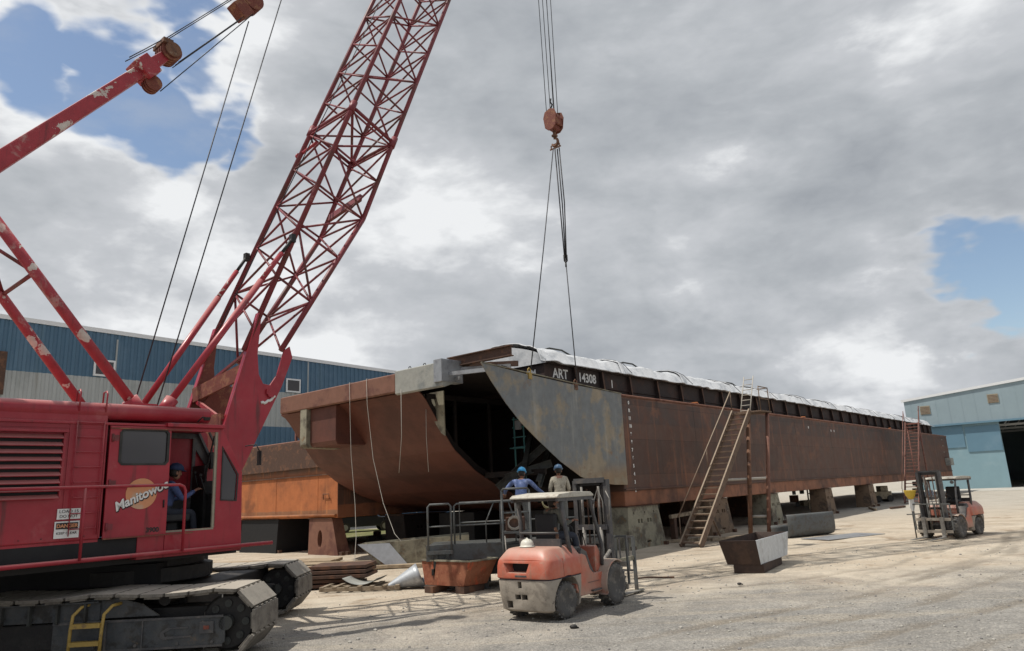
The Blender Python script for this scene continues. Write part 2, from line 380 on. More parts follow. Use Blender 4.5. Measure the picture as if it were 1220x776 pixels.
w = bpy.data.worlds.new('World'); scene.world = w; w.use_nodes = True
nt = w.node_tree; N = nt.nodes; L = nt.links
for n in list(N): N.remove(n)
out = N.new('ShaderNodeOutputWorld'); bg = N.new('ShaderNodeBackground'); bg.inputs['Strength'].default_value = .1
L.new(bg.outputs[0], out.inputs[0])
sky = N.new('ShaderNodeTexSky'); sky.sky_type = 'NISHITA'; sky.sun_disc = False
sky.sun_elevation = SUN_EL; sky.sun_rotation = SUN_AZ; sky.air_density = 1.1; sky.dust_density = .6; sky.ozone_density = 1.6
tc = N.new('ShaderNodeTexCoord')
D = tc.outputs['Generated']
def wmath(op, a, b=None, c=None, clamp=False):
    n = N.new('ShaderNodeMath'); n.operation = op; n.use_clamp = clamp
    for i, q in enumerate((a, b, c)):
        if q is None: continue
        if isinstance(q, (int, float)): n.inputs[i].default_value = q
        else: L.new(q, n.inputs[i])
    return n.outputs[0]
def wnoise(vec, sc, det=9, ro=.55, dist=.0, col=False):
    n = N.new('ShaderNodeTexNoise'); n.inputs['Scale'].default_value = sc; n.inputs['Detail'].default_value = det
    n.inputs['Roughness'].default_value = ro; n.inputs['Distortion'].default_value = dist
    L.new(vec, n.inputs['Vector']); return n.outputs['Color' if col else 'Fac']
def wramp(v, a, b, c=0., d=1.):
    n = N.new('ShaderNodeMapRange'); n.interpolation_type = 'SMOOTHSTEP'
    n.inputs['From Min'].default_value = a; n.inputs['From Max'].default_value = b
    n.inputs['To Min'].default_value = c; n.inputs['To Max'].default_value = d
    L.new(v, n.inputs['Value']); return n.outputs['Result']
def wmix(f, a, b):
    n = N.new('ShaderNodeMix'); n.data_type = 'RGBA'
    if isinstance(f, (int, float)): n.inputs[0].default_value = f
    else: L.new(f, n.inputs[0])
    for s, q in ((6, a), (7, b)):
        if isinstance(q, tuple): n.inputs[s].default_value = (*q, 1)
        else: L.new(q, n.inputs[s])
    return n.outputs[2]
# cloud layer seen from below: flatten the direction so that clouds shrink towards the horizon
sx = N.new('ShaderNodeSeparateXYZ'); L.new(D, sx.inputs[0])
dz = wmath('ADD', wmath('MAXIMUM', sx.outputs['Z'], 0.0), .8)
px = wmath('DIVIDE', sx.outputs['X'], dz); py = wmath('DIVIDE', sx.outputs['Y'], dz)
cx = N.new('ShaderNodeCombineXYZ'); L.new(px, cx.inputs[0]); L.new(py, cx.inputs[1]); L.new(wmath('MULTIPLY', sx.outputs['Z'], 1.5), cx.inputs[2])
P2 = cx.outputs[0]
nbig = wnoise(P2, 2.6, 7, .5, .1)
nfine = wnoise(P2, 7.5, 6, .58, .1)
warp = wnoise(P2, 2.6, 5, .6, .0, col=True)
vsub = N.new('ShaderNodeVectorMath'); vsub.operation = 'SUBTRACT'; L.new(warp, vsub.inputs[0]); vsub.inputs[1].default_value = (.5,.5,.5)
vsc = N.new('ShaderNodeVectorMath'); vsc.operation = 'SCALE'; L.new(vsub.outputs[0], vsc.inputs[0]); vsc.inputs['Scale'].default_value = .34
vad = N.new('ShaderNodeVectorMath'); vad.operation = 'ADD'; L.new(D, vad.inputs[0]); L.new(vsc.outputs[0], vad.inputs[1])
DW = vad.outputs[0]
def blob(d, ang, soft):
    v = N.new('ShaderNodeVectorMath'); v.operation = 'DISTANCE'; L.new(DW, v.inputs[0]); v.inputs[1].default_value = d
    return wramp(v.outputs['Value'], ang+soft, ang-soft)
def union(bl):
    r = bl[0]
    for q in bl[1:]: r = wmath('MAXIMUM', r, q)
    return r
gaps = union([blob((-.419,.767,.486), .075, .05), blob((-.36,.771,.52), .055, .045), blob((-.485,.737,.471), .06, .05), blob((-.36,.8,.46), .035, .04),
              blob((.56,.798,.24), .07, .045), blob((.585,.79,.18), .085, .045), blob((.62,.75,.2), .07, .05),
              blob((-.9,.2,.4), .25, .12), blob((.2,-.8,.55), .3, .12), blob((.8,.1,.6), .22, .1)])
blue = wramp(wmath('ADD', gaps, wmath('MULTIPLY', wmath('SUBTRACT', nfine, .5), 1.1)), .34, .64)
bright = union([blob((-.463,.808,.365), .15, .1), blob((-.38,.85,.4), .08, .08), blob((.54,.78,.31), .07, .07), blob((.481,.865,.142), .06, .08), blob((-.051,.928,.37), .07, .12),
                blob((-.3,.8,.52), .1, .1), blob((-.55,.7,.42), .12, .12), blob((.06,.93,.36), .03, .06), blob((-.25,.92,.28), .12, .14)])
dark = union([blob((.223,.85,.477), .16, .2), blob((.05,.839,.541), .12, .2), blob((.35,.9,.25), .1, .16), blob((0,.5,.86), .3, .3)])
lum = wmath('MULTIPLY_ADD', wmath('SUBTRACT', nbig, .5), 2.3, .66)
lum = wmath('MULTIPLY_ADD', wmath('SUBTRACT', nfine, .5), 1.0, lum)
lum = wmath('MULTIPLY_ADD', bright, .2, lum)
lum = wmath('MULTIPLY_ADD', dark, -.2, lum)
vs2 = N.new('ShaderNodeVectorMath'); vs2.operation = 'ADD'; L.new(P2, vs2.inputs[0]); L.new(vsc.outputs[0], vs2.inputs[1])
b1 = wmath('ABSOLUTE', wmath('MULTIPLY_ADD', wnoise(vs2.outputs[0], 4.5, 2, .5), 2, -1)); b2 = wmath('ABSOLUTE', wmath('MULTIPLY_ADD', wnoise(vs2.outputs[0], 11, 3, .55), 2, -1))
puff = wmath('MULTIPLY_ADD', b1, 1.5, wmath('MULTIPLY', b2, .9))
lum = wmath('MULTIPLY_ADD', wmath('SUBTRACT', puff, .45), .27, lum)
edge = wramp(wmath('ADD', gaps, wmath('MULTIPLY', wmath('SUBTRACT', nfine, .5), 1.1)), .05, .45)
lum = wmath('MULTIPLY_ADD', edge, .2, lum, clamp=True)
cr = N.new('ShaderNodeValToRGB'); e = cr.color_ramp.elements
e[0].position = 0; e[0].color = (.31,.335,.37,1)
e[1].position = 1; e[1].color = (.86,.875,.89,1)
q = e.new(.45); q.color = (.46,.485,.515,1)
q = e.new(.72); q.color = (.57,.59,.62,1)
L.new(lum, cr.inputs[0])
sc10 = N.new('ShaderNodeVectorMath'); sc10.operation = 'SCALE'; L.new(cr.outputs[0], sc10.inputs[0]); sc10.inputs['Scale'].default_value = 10
sks = N.new('ShaderNodeVectorMath'); sks.operation = 'MULTIPLY'; L.new(sky.outputs[0], sks.inputs[0]); sks.inputs[1].default_value = (1.3,1.25,1.2)
# thin veil inside the blue
skyc = wmix(wramp(nfine, .5, .75, .04, .3), sks.outputs[0], (5.2,5.5,5.9))
fin = wmix(blue, sc10.outputs[0], skyc)
# below the horizon: pale ground bounce
fin = wmix(wramp(sx.outputs['Z'], .0, -.03), fin, (3.2,3.0,2.7))
L.new(fin, bg.inputs['Color'])

# ------------------------------------------------------------------ ground
def ground_mat():
    m = bpy.data.materials.new('yard_ground'); m.use_nodes = True
    nt = m.node_tree; N = nt.nodes; L = nt.links; b = N['Principled BSDF']; b.inputs['Roughness'].default_value = .95
    b.inputs['Specular IOR Level'].default_value = .2
    tc = N.new('ShaderNodeTexCoord'); O = tc.outputs['Object']
    def noi(sc, det=6, ro=.6, vec=O, dist=0):
        n = N.new('ShaderNodeTexNoise'); n.inputs['Scale'].default_value = sc; n.inputs['Detail'].default_value = det
        n.inputs['Roughness'].default_value = ro; n.inputs['Distortion'].default_value = dist; L.new(vec, n.inputs['Vector']); return n.outputs['Fac']
    def ramp(v, a, c, x=0., y=1.):
        n = N.new('ShaderNodeMapRange'); n.interpolation_type = 'SMOOTHSTEP'; n.inputs['From Min'].default_value = a; n.inputs['From Max'].default_value = c
        n.inputs['To Min'].default_value = x; n.inputs['To Max'].default_value = y; L.new(v, n.inputs['Value']); return n.outputs['Result']
    def mix(f, A, B, t='MIX'):
        n = N.new('ShaderNodeMix'); n.data_type = 'RGBA'; n.blend_type = t
        if isinstance(f, (int, float)): n.inputs[0].default_value = f
        else: L.new(f, n.inputs[0])
        for s, q in ((6, A), (7, B)):
            if isinstance(q, tuple): n.inputs[s].default_value = (*q, 1)
            else: L.new(q, n.inputs[s])
        return n.outputs[2]
    def mth(op, a, bb=None, c=None):
        n = N.new('ShaderNodeMath'); n.operation = op
        for i, q in enumerate((a, bb, c)):
            if q is None: continue
            if isinstance(q, (int, float)): n.inputs[i].default_value = q
            else: L.new(q, n.inputs[i])
        return n.outputs[0]
    sx = N.new('ShaderNodeSeparateXYZ'); L.new(O, sx.inputs[0])
    big = noi(.16, 6, .6); med = noi(.8, 6, .65, dist=.4)
    # sand near the barge, grey limestone gravel in front
    y2 = mth('MULTIPLY_ADD', sx.outputs['X'], -.28, sx.outputs['Y'])
    y2 = mth('MULTIPLY_ADD', mth('SUBTRACT', big, .5), 14, y2)
    y2 = mth('MULTIPLY_ADD', mth('SUBTRACT', med, .5), 5, y2)
    sand = ramp(y2, 11.0, 17.5)
    gravel_c = mix(ramp(med, .35, .7), (.285,.275,.255), (.385,.37,.34))
    sand_c = mix(ramp(med, .35, .68), (.48,.40,.305), (.59,.515,.41))
    # brown damp patches in sand
    sand_c = mix(ramp(noi(.5, 7, .65, dist=.6), .56, .68), sand_c, (.33,.25,.175))
    c = mix(sand, gravel_c, sand_c)
    pale = ramp(sx.outputs['Y'], 30, 48)
    c = mix(pale, c, mix(ramp(med, .3, .7), (.5,.47,.41), (.42,.38,.32)))
    # tyre tracks: long soft bands parallel with the barge
    mp = N.new('ShaderNodeMapping'); mp.inputs['Rotation'].default_value = (0,0,R(24)); mp.inputs['Scale'].default_value = (.25, 2.2, 1); L.new(O, mp.inputs['Vector'])
    c = mix(mth('MULTIPLY', ramp(noi(.9, 5, .6, mp.outputs['Vector'], .3), .5, .66), .28), c, (.27,.245,.205))
    c = mix(mth('MULTIPLY', ramp(noi(.7, 5, .6, mp.outputs['Vector'], .3), .52, .62), .4), c, (.47,.42,.34))
    ra = N.new('ShaderNodeAttribute'); ra.attribute_name = 'rut'
    c = mix(mth('MULTIPLY', ramp(mth('ADD', ra.outputs['Fac'], mth('MULTIPLY', mth('SUBTRACT', noi(3, 6, .7), .5), .7)), .2, .7), .6), c, (.22,.19,.15))
    # damp and oily patches
    c = mix(mth('MULTIPLY', ramp(noi(.45, 6, .62, dist=.8), .6, .68), .3), c, (.2,.175,.145))
    # grains
    vo = N.new('ShaderNodeTexVoronoi'); vo.inputs['Scale'].default_value = 26; L.new(O, vo.inputs['Vector'])
    g = ramp(vo.outputs['Distance'], .0, .62)
    gm = mix(1.0, c, mix(g, (1.15,1.15,1.15), (.72,.71,.70)), 'MULTIPLY')
    vc = N.new('ShaderNodeTexVoronoi'); vc.inputs['Scale'].default_value = 26; L.new(O, vc.inputs['Vector'])
    gs = N.new('ShaderNodeSeparateColor'); L.new(vc.outputs['Color'], gs.inputs[0])
    gm2 = mix(1.0, gm, mix(gs.outputs[0], (.78,.78,.78), (1.22,1.2,1.18)), 'MULTIPLY')
    gamt = ramp(sand, 0, 1, .85, .25)
    c2 = mix(gamt, c, gm2)
    c2 = mix(1.0, c2, mix(noi(9, 8, .75), (.72,.72,.72), (1.26,1.26,1.26)), 'MULTIPLY')
    L.new(c2, b.inputs['Base Color'])
    bp = N.new('ShaderNodeBump'); bp.inputs['Distance'].default_value = .03; bp.inputs['Strength'].default_value = .7
    h = mth('MULTIPLY_ADD', g, -.8, noi(12, 8, .7)); L.new(h, bp.inputs['Height']); L.new(bp.outputs[0], b.inputs['Normal'])
    return m
RUTS = [((-3,7.5),(1.5,10.5),(6.5,13.6),(13,19),(19,27)), ((-1,6.5),(4,9.5),(9,12.5),(15,15),(24,20)), ((2.4,15),(5.2,15.6),(9,17.6),(13,21.5),(17,27)), ((-4,13.5),(-1,15.2),(2.2,16.9),(6.5,21.5),(11,25))]
def rut(x, y):
    b = 0
    for pl_ in RUTS:
        for (xa,ya),(xb,yb) in zip(pl_, pl_[1:]):
            dx, dy = xb-xa, yb-ya; L2 = dx*dx+dy*dy; t = ((x-xa)*dx+(y-ya)*dy)/L2
            if t < -.02 or t > 1.02: continue
            d = abs((x-xa)*dy-(y-ya)*dx)/math.sqrt(L2); e = abs(abs(d+.12*noise.noise(Vector((x*.6,y*.6,2)))) - .6)
            if e < .24: b = max(b, (1-(e/.24)**2)*(.55+.45*noise.noise(Vector((x*.5,y*.5,8)))))
    return b
def gh(x, y):
    f = max(0, min(1, (y-2)/4)) * max(0, min(1, (60-y)/25)) * max(0, min(1, (45-abs(x))/20))
    if f <= 0: return 0
    n1 = noise.noise(Vector((x*.35, y*.5, 3))) * .022 + noise.noise(Vector((x*1.1+y*.5, y*1.6-x*.4, 9))) * .012 + noise.noise(Vector((x*3, y*3, 1))) * .006
    return n1*f - .01 - .035*rut(x, y)*f
def axis_pts(lo, hi, near_lo, near_hi, step):
    a = []; t = near_lo
    while t <= near_hi: a.append(t); t += step
    s = step; t = near_hi
    while t < hi: s *= 1.25; t += s; a.append(min(t, hi))
    s = step; t = near_lo; bb = []
    while t > lo: s *= 1.25; t -= s; bb.append(max(t, lo))
    return sorted(set(bb + a))
xs = axis_pts(-900, 900, -12, 20, .2); ys = axis_pts(-300, 1400, 6, 32, .2)
vs = [(x, y, gh(x, y)) for x in xs for y in ys]; ny = len(ys)
fs = [(i*ny+j, (i+1)*ny+j, (i+1)*ny+j+1, i*ny+j+1) for i in range(len(xs)-1) for j in range(ny-1)]
me = bpy.data.meshes.new('ground'); me.from_pydata(vs, [], fs); me.materials.append(ground_mat())
me.polygons.foreach_set('use_smooth', [True]*len(fs))
at_ = me.attributes.new('rut', 'FLOAT', 'POINT'); at_.data.foreach_set('value', [rut(v[0], v[1]) if -12 < v[0] < 22 and 6 < v[1] < 32 else 0 for v in vs])
go = bpy.data.objects.new('ground', me); COL.objects.link(go); tag(go, kind='structure')

# loose limestone over the foreground
gb = MB()
ico = [Vector(p).normalized() for p in ((0,0,1),(.9,0,.4),(.28,.85,.4),(-.72,.53,.4),(-.72,-.53,.4),(.28,-.85,.4),(.72,.53,-.4),(-.28,.85,-.4),(-.9,0,-.4),(-.28,-.85,-.4),(.72,-.53,-.4),(0,0,-1))]
icf = [(0,1,2),(0,2,3),(0,3,4),(0,4,5),(0,5,1),(1,6,2),(2,7,3),(3,8,4),(4,9,5),(5,10,1),(6,7,2),(7,8,3),(8,9,4),(9,10,5),(10,6,1),(11,7,6),(11,8,7),(11,9,8),(11,10,9),(11,6,10)]
for i in range(5200):
    y = 8.6 + 15*rnd.random()**1.5
    x = -.42*y + rnd.random()*(1.16*y)
    if noise.noise(Vector((x*.4, y*.6, 5))) < -.12 and rnd.random() < .8: continue
    r = .006 + .02*rnd.random()**3 + (.03*rnd.random() if rnd.random() < .012 else 0)
    rz = rnd.random()*6.28; cz, sz = math.cos(rz), math.sin(rz)
    z = gh(x, y)
    k = [1+.35*(rnd.random()-.5) for _ in range(3)]
    gb.mi = 0 if rnd.random() < .7 else 1
    gb.add([(x+(p.x*k[0]*cz-p.y*k[1]*sz)*r, y+(p.x*k[0]*sz+p.y*k[1]*cz)*r, z+r*.25+p.z*k[2]*.7*r) for p in ico], icf)
go2 = gb.build('gravel', [mat('gravel_pale', (.38,.36,.32), rough=.9, bump=0, var=.3, scale=4), mat('gravel_grey', (.2,.19,.18), rough=.9, bump=0, var=.3, scale=4)], fixn=False)
tag(go2, 'loose pale limestone gravel strewn over the yard', 'gravel', kind='stuff')
# ------------------------------------------------------------------ main barge (local x = outboard, y = towards the stern, bow at -y)
BAZ = R(40)
P0 = Vector((3.65, 26.03, 0))
def bworld(n, s, z=0):
    return Vector((P0.x + math.cos(BAZ)*n + math.sin(BAZ)*s, P0.y - math.sin(BAZ)*n + math.cos(BAZ)*s, z))
barge = empty('hopper_barge', P0, -BAZ)
tag(barge, 'long dark rusty hopper barge raised on stands with white arched covers and an open bow', 'barge')
WB = 10.67; LB = 61.5
m = MB(); m.bb(-WB, 0, .1, LB, 1.45, 5.45)
hull = m.build('hull', [M['hull']], barge, bevel=.03)
# rub strakes and seams on the side the photo shows
m = MB()
m.bb(0.003, .07, .1, LB-.1, 2.0, 2.06)
m.build('lower_strake', M['hull'], barge, bevel=.01)
m = MB()
for a_, b_ in ((.1, LB),):
    m.tube((.0, a_, 5.43), (.0, b_, 5.43), .05, 8)
m.build('gunwale', M['headlog'], barge)
m = MB()
for s in (6.1, 12.2, 18.3, 24.4, 30.5, 36.6, 42.7, 48.8, 54.9): m.bb(.001, .004, s, s+.03, 2.08, 5.36)
m.bb(.001, .005, .2, LB-.2, 4.44, 4.46)
m.build('weld_seam', M['hull'], barge)
for s, z in ((58.8, 5.0), (58.8, 4.4), (58.9, 3.8)):
    m = MB(); m.bb(.004, .03, s, s+.35, z, z+.08); m.build('recessed_step', M['primer_grey'], barge)
m = MB(); m.box((.25, 59.5, 2.9), (.5, 1.4, .7)); m.build('side_box', M['primer_grey'], barge, bevel=.02)

# deck sheer and rake profile
RP = [(-7.3,5.5),(-7.05,5.42),(-6.8,5.28),(-6.3,4.62),(-5.5,3.6),(-4.5,2.88),(-3.25,2.28),(-1.8,1.82),(-.6,1.56),(.1,1.46)]
def rz(s):
    for (a0, z0), (a1, z1) in zip(RP, RP[1:]):
        if s <= a1: return z0 + (z1-z0)*(s-a0)/(a1-a0)
    return RP[-1][1]
def dz_(s): return 5.45 + .55*max(0, min(1, -s/7.3))**1.3
# bottom plating of the rake, port side only (starboard strip is cut away)
m = MB(); m.sm = True
SS = [-7.05 + (7.15)*i/40 for i in range(41)]
rings = [[(-10.62, s, rz(s)), (-2.9, s, rz(s)), (-2.9, s, rz(s)+.03), (-10.62, s, rz(s)+.03)] for s in SS]
m.loft(rings, smooth=False)
m.build('rake_plating', M['rake'], barge)
m = MB()
prof = [(s, rz(s)) for s in SS] + [(.1, 5.44), (-3.6, dz_(-3.6)-.01), (-7.05, dz_(-7.05)-.02)]
m.prism(prof, 'x', -WB, -WB+.05)
m.build('rake_side', M['rake'], barge)
# frames inside the bow
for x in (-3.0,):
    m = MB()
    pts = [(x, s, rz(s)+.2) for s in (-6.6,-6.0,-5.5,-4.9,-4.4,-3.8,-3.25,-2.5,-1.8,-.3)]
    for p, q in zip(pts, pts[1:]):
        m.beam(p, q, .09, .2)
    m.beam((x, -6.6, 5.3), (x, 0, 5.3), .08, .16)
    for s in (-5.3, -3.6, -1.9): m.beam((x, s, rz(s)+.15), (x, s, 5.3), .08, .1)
    m.build('bow_frame', M['hull_in_shade'], barge)
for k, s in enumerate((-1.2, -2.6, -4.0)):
    m = MB(); m.beam((-2.9, s, rz(s)+.1), (-.3, s, rz(s)+.1), .1, .18); m.build('cross_floor', M['hull_in_shade'], barge)
m = MB(); m.bb(-10.4,-.1,-1.3,-1.25,1.75,5.3); m.build('dark_backing', M['hull_in_shade'], barge)  # dark sheet added close behind the opening to deepen its shade
# hanging web plate beside the cut edge
m = MB(); m.add([(-4.3,-6.2,5.45),(-2.6,-6.2,5.45),(-2.58,-6.2,4.0),(-2.75,-6.2,4.1),(-3.35,-6.2,4.9),(-4.3,-6.16,5.45),(-2.6,-6.16,5.45),(-2.58,-6.16,4.0),(-2.75,-6.16,4.1),(-3.35,-6.16,4.9)],
                    [(0,1,2,3,4),(9,8,7,6,5),(0,5,6,1),(1,6,7,2),(2,7,8,3),(3,8,9,4),(4,9,5,0)])
m.build('web_plate', M['conc'], barge)
# bow deck
m = MB()
for s0, s1, x0, x1 in ((-7.0, -3.0, -WB+.05, -3.4), (-6.2, -3.0, -3.4, -.02), (-3.0, .1, -WB+.05, -.02)):
    m.add([(x0,s0,dz_(s0)-.03),(x1,s0,dz_(s0)-.03),(x1,s1,dz_(s1)-.03),(x0,s1,dz_(s1)-.03),
           (x0,s0,dz_(s0)),(x1,s0,dz_(s0)),(x1,s1,dz_(s1)),(x0,s1,dz_(s1))],
          [(0,1,2,3),(7,6,5,4),(0,4,5,1),(1,5,6,2),(2,6,7,3),(3,7,4,0)])
m.build('bow_deck', M['hull_in_shade'], barge)
# headlog: old rusty length and a freshly primed length
def hl(x0, x1, name, mt, z0=5.42, z1=6.05):
    m = MB(); m.prism([(-7.36,z0+.04),(-7.36,z1-.03),(-7.3,z1),(-6.6,z1),(-6.55,z0+.25),(-7.28,z0)], 'x', x0, x1)
    return m.build(name, mt, barge, bevel=.012)
hl(-10.25, -3.62, 'headlog', M['headlog'])
hl(-3.61, -1.42, 'headlog_insert', M['primer_grey'], 5.34, 6.13)
m = MB(); m.bb(-1.75, -1.4, -7.42, -6.5, 5.5, 6.2); m.build('end_cap', M['steel'], barge, bevel=.01)
# lifting eyes on top of the insert
for x in (-3.3, -2.6, -1.9):
    m = MB(); m.path([(x-.06,-7.0,6.12),(x-.06,-7.0,6.2),(x-.02,-7.0,6.26),(x+.04,-7.0,6.26),(x+.07,-7.0,6.2)], .014, 6)
    m.build('lifting_eye', M['black'], barge)
# lumber and bits on the headlog
for c_, s_ in (((-5.4,-6.95,6.09),(.9,.12,.08)),((-6.6,-6.9,6.08),(.5,.2,.06)),((-8.4,-6.9,6.075),(1.1,.08,.05))):
    m = MB(); m.box(c_, s_); m.build('deck_timber', M['wood'], barge)
# towing knee
m = MB(); m.prism([(-7.34,5.45),(-7.34,4.15),(-7.25,4.05),(-5.85,4.02),(-6.6,5.2),(-6.7,5.45)], 'x', -8.95, -8.55); m.build('towing_knee', M['conc'], barge, bevel=.02)
m = MB(); m.prism([(-7.18,5.43),(-7.18,4.2),(-7.1,4.06),(-5.87,4.05),(-6.6,5.1),(-6.7,5.43)], 'x', -8.54, -7.0); m.build('knee_box', M['rake'], barge, bevel=.02)
# beams left across the opening
m = MB(); m.ibeam((-1.95,-6.55,6.22),(.62,-6.5,6.22),.2,.32,.03); m.build('deck_beam', M['rust_dark'], barge)
for a_, b_ in (((-1.5,-7.1,5.75),(-.05,-6.9,5.7)), ((-1.55,-6.6,5.95),(.05,-5.9,5.9)), ((-1.5,-6.8,5.62),(-1.1,-6.9,5.6))):
    m = MB(); m.beam(a_, b_, .09, .12); m.build('flat_bar', M['steel'], barge)
m = MB(); m.beam((-1.55,-6.4,6.08),(.1,-5.6,6.0),.12,.16); m.build('deck_beam', M['rust_dark'], barge)
# loose diagonal channels deep in the opening
for a_, b_ in (((-2.2,-4.2,2.3),(-.5,-3.1,3.9)), ((-1.5,-4.6,2.6),(-.35,-3.6,3.0)), ((-.5,-5.0,2.35),(-2.4,-2.0,4.3)), ((-.3,-4.4,2.35),(-1.8,-1.6,3.9))):
    m = MB(); m.ibeam(a_, b_, .16, .24, .025); m.build('channel_brace', M['deck_grey'], barge)
for x in (-3.9, -3.45):
    m = MB(); m.box((x,-3.4,2.72),(.3,.04,.32)); m.build('clip_plate', M['deck_grey'], barge)

# coaming
CX0, CX1, CS0, CS1 = -9.77, -.9, -3.0, 60.0
m = MB()
m.bb(CX1-.06, CX1, CS0, CS1, 5.44, 6.5); m.bb(CX0, CX0+.06, CS0, CS1, 5.44, 6.5)
m.bb(CX0+.06, CX1-.06, CS0, CS0+.06, 5.44, 6.5); m.bb(CX0+.06, CX1-.06, CS1-.06, CS1, 5.44, 6.5)
m.build('coaming', M['coaming'], barge, bevel=.01)
m = MB(); m.bb(CX1+.002, CX1+.1, CS0-.04, CS1, 6.42, 6.5); m.bb(CX0+.06, CX1, CS0-.1, CS0-.002, 6.42, 6.5); m.bb(CX1+.002, CX1+.05, CS0, CS1, 5.8, 5.84); m.build('coaming_rail', M['coaming'], barge, bevel=.01)
for s in [-1.35,.42,2.4,4.6,6.7,8.8]+[8.8+2.13*k for k in range(1,24)]:
    m = MB(); m.add([(CX1+.003,s,5.46),(CX1+.2,s,5.46),(CX1+.12,s,6.41),(CX1+.003,s,6.41),(CX1+.003,s+.03,5.46),(CX1+.2,s+.03,5.46),(CX1+.12,s+.03,6.41),(CX1+.003,s+.03,6.41)],
        [(0,1,2,3),(7,6,5,4),(0,4,5,1),(1,5,6,2),(2,6,7,3),(3,7,4,0)])
    m.mi = 1; m.beam((CX1+.215,s+.015,5.46),(CX1+.135,s+.015,6.41),.09,.02,(1,0,0)); m.build('stiffener', [M['coaming'], M['rust_dark']], barge)
# arched covers under white sheeting
k = 0; s = CS0 - .15
while s < CS1-.5:
    s1 = min(s + 5.25, CS1+.1)
    def cov(u, v, s=s, s1=s1):
        x = -.6 - (9.45)*v; t = s + (s1-s)*u
        z = 6.6 + 1.0*math.sin(PI*v)**.6
        fr_ = max(0,min(1,(9-t)/9)); lf_ = max(0,min(1,(v-.15)/.4)); z -= (z-6.5)*.97*fr_**.5*lf_*lf_*(3-2*lf_)
        q = Vector((x*.9, t*.8, 2))
        z += .12*noise.noise(q) + .06*noise.noise(q*3.1) - .07*abs(noise.noise(Vector((x*1.6,t*2.6,4)))) - .03*abs(noise.noise(Vector((x*4,t*5,7)))) + .09*math.exp(-((u)*10)**2) - .06*math.exp(-((u-.12)*14)**2)
        e = min(v, 1-v)
        if e < .04: z = 6.47 + .05*noise.noise(q*2) + e*2.2
        x += .14*noise.noise(Vector((t*1.3, 7, v*8)))*(1 if e < .1 else .2)
        return (x, t, z)
    m = MB(); m.sm = True; m.grid(cov, 56, 60)
    o = m.build('cargo_cover', M['tarp'], barge, fixn=False)
    so_ = o.modifiers.new('thick', 'SOLIDIFY'); so_.thickness = .03
    m = MB(); pts = []
    for i in range(25):
        v = i/24; c_ = cov(.04, v); pts.append((c_[0], c_[1], c_[2]+.03))
    m.path(pts, .014, 5)
    if k > 0: m.build('cover_strap', M['rope'], barge)
    if k in (0, 1, 3):
        m = MB(); c_ = cov(.5, .17); m.path([(c_[0], c_[1]-.9, c_[2]+.02), (c_[0], c_[1]-.4, c_[2]+.16), (c_[0], c_[1]+.4, c_[2]+.17), (c_[0], c_[1]+1.0, c_[2]+.02)], .035, 6)
        m.build('cover_handle', M['deck_grey'], barge)
    s = s1 + .02; k += 1
m = MB(); pts = [(-.75-9.15*i/40, 6.45) for i in range(41)]
top_ = [(x_, 6.56+.95*math.sin(PI*i/40)**.6*(1-.97*(lambda l: l*l*(3-2*l))(max(0,min(1,(i/40-.15)/.4))))) for i, (x_, z_) in enumerate(pts)]
m.prism([(-9.9,6.42)]+[(x_,z_) for x_,z_ in top_[::-1]]+[(-.75,6.42)], 'y', CS0-.12, CS0-.06); m.build('cover_end', M['tarp'], barge)
# lettering
tw = M['white']
def btext(name, t, size, s, z, x=CX1+.006, sy=1, bold=.01):
    return text(name, t, size, TM((x, s, z), (0,1,0), (0,0,1)), tw, barge, .003, 0, bold)
btext('hull_lettering', 'ART', .48, -2.08, 6.12)
btext('hull_number', '14308', .46, -.42, 6.1)
btext('hull_mark', '1', .42, 1.25, 6.02)
text('bow_lettering', 'OOM', .3, TM((-1.62, CS0-.006, 6.14), (1,0,0), (0,0,1)), tw, barge, .003, 0, .006)
for i, t in enumerate(['0','R','11','10','9','8','7','6','5','4','3','2']):
    z = 5.18 - i*.29
    btext('draft_mark', t, .17, .85, z, .012, 1, .008)
for s_, z_ in ((20.5,4.93),(24.6,4.86),(25.2,4.86)): btext('side_mark', 'III', .16, s_, z_, .012)
m = MB(); m.box((-.86,-2.95,5.72),(.02,.3,.07)); m.build('coaming_tag', M['white'], barge)
# small orange line left on deck
for s_ in (6.4, 20.2, 40.0):
    m = MB(); m.path([(-.35,s_,5.5),(-.25,s_+.3,5.56),(-.2,s_+.6,5.58),(-.3,s_+.95,5.5)], .03, 6)
    tag(m.build('rope_length', M['orange_cable'], None), {6.4:'orange line lying on the barge side deck left of the near stairway',20.2:'orange line lying on the barge side deck midway between the two stairways',40.0:'orange line on the barge deck just left of the far stairway'}[s_], 'rope', 'orange lines on the barge deck').matrix_world = Matrix.Translation(P0) @ Matrix.Rotation(-BAZ, 4, 'Z')

# ------------------------------------------------------------------ side plate hanging on the crane
sp = MB()
pl = [(-7.28,5.86),(-5.4,5.72),(-3,5.58),(.24,5.46),(.2,2.2),(-.6,2.22),(-1.5,2.3),(-2.62,2.52),(-3.7,3.02),(-4.74,3.64),(-5.6,4.2),(-6.24,4.74),(-6.85,5.35)]
def plb(pts, x0, x1):
    a = MB(); a.prism(pts, 'x', x0, x1); return a
pr = empty('hull_side_plate', bworld(.06, -3.3, 2.2), -BAZ)
tag(pr, 'large curved grey steel plate hanging from the crane slings at the barge bow', 'steel plate')
off = Vector((.06, -3.3, 2.2))
m = MB(); m.T = Matrix.Translation(-off); m.prism(pl, 'x', .07, .095)
m.build('plate', M['plate_grey'], pr, bevel=.003)
m = MB(); m.T = Matrix.Translation(-off)
m.beam((.09,-7.25,5.87),(.09,.24,5.47),.06,.025); m.build('top_edge', M['conc'], pr)
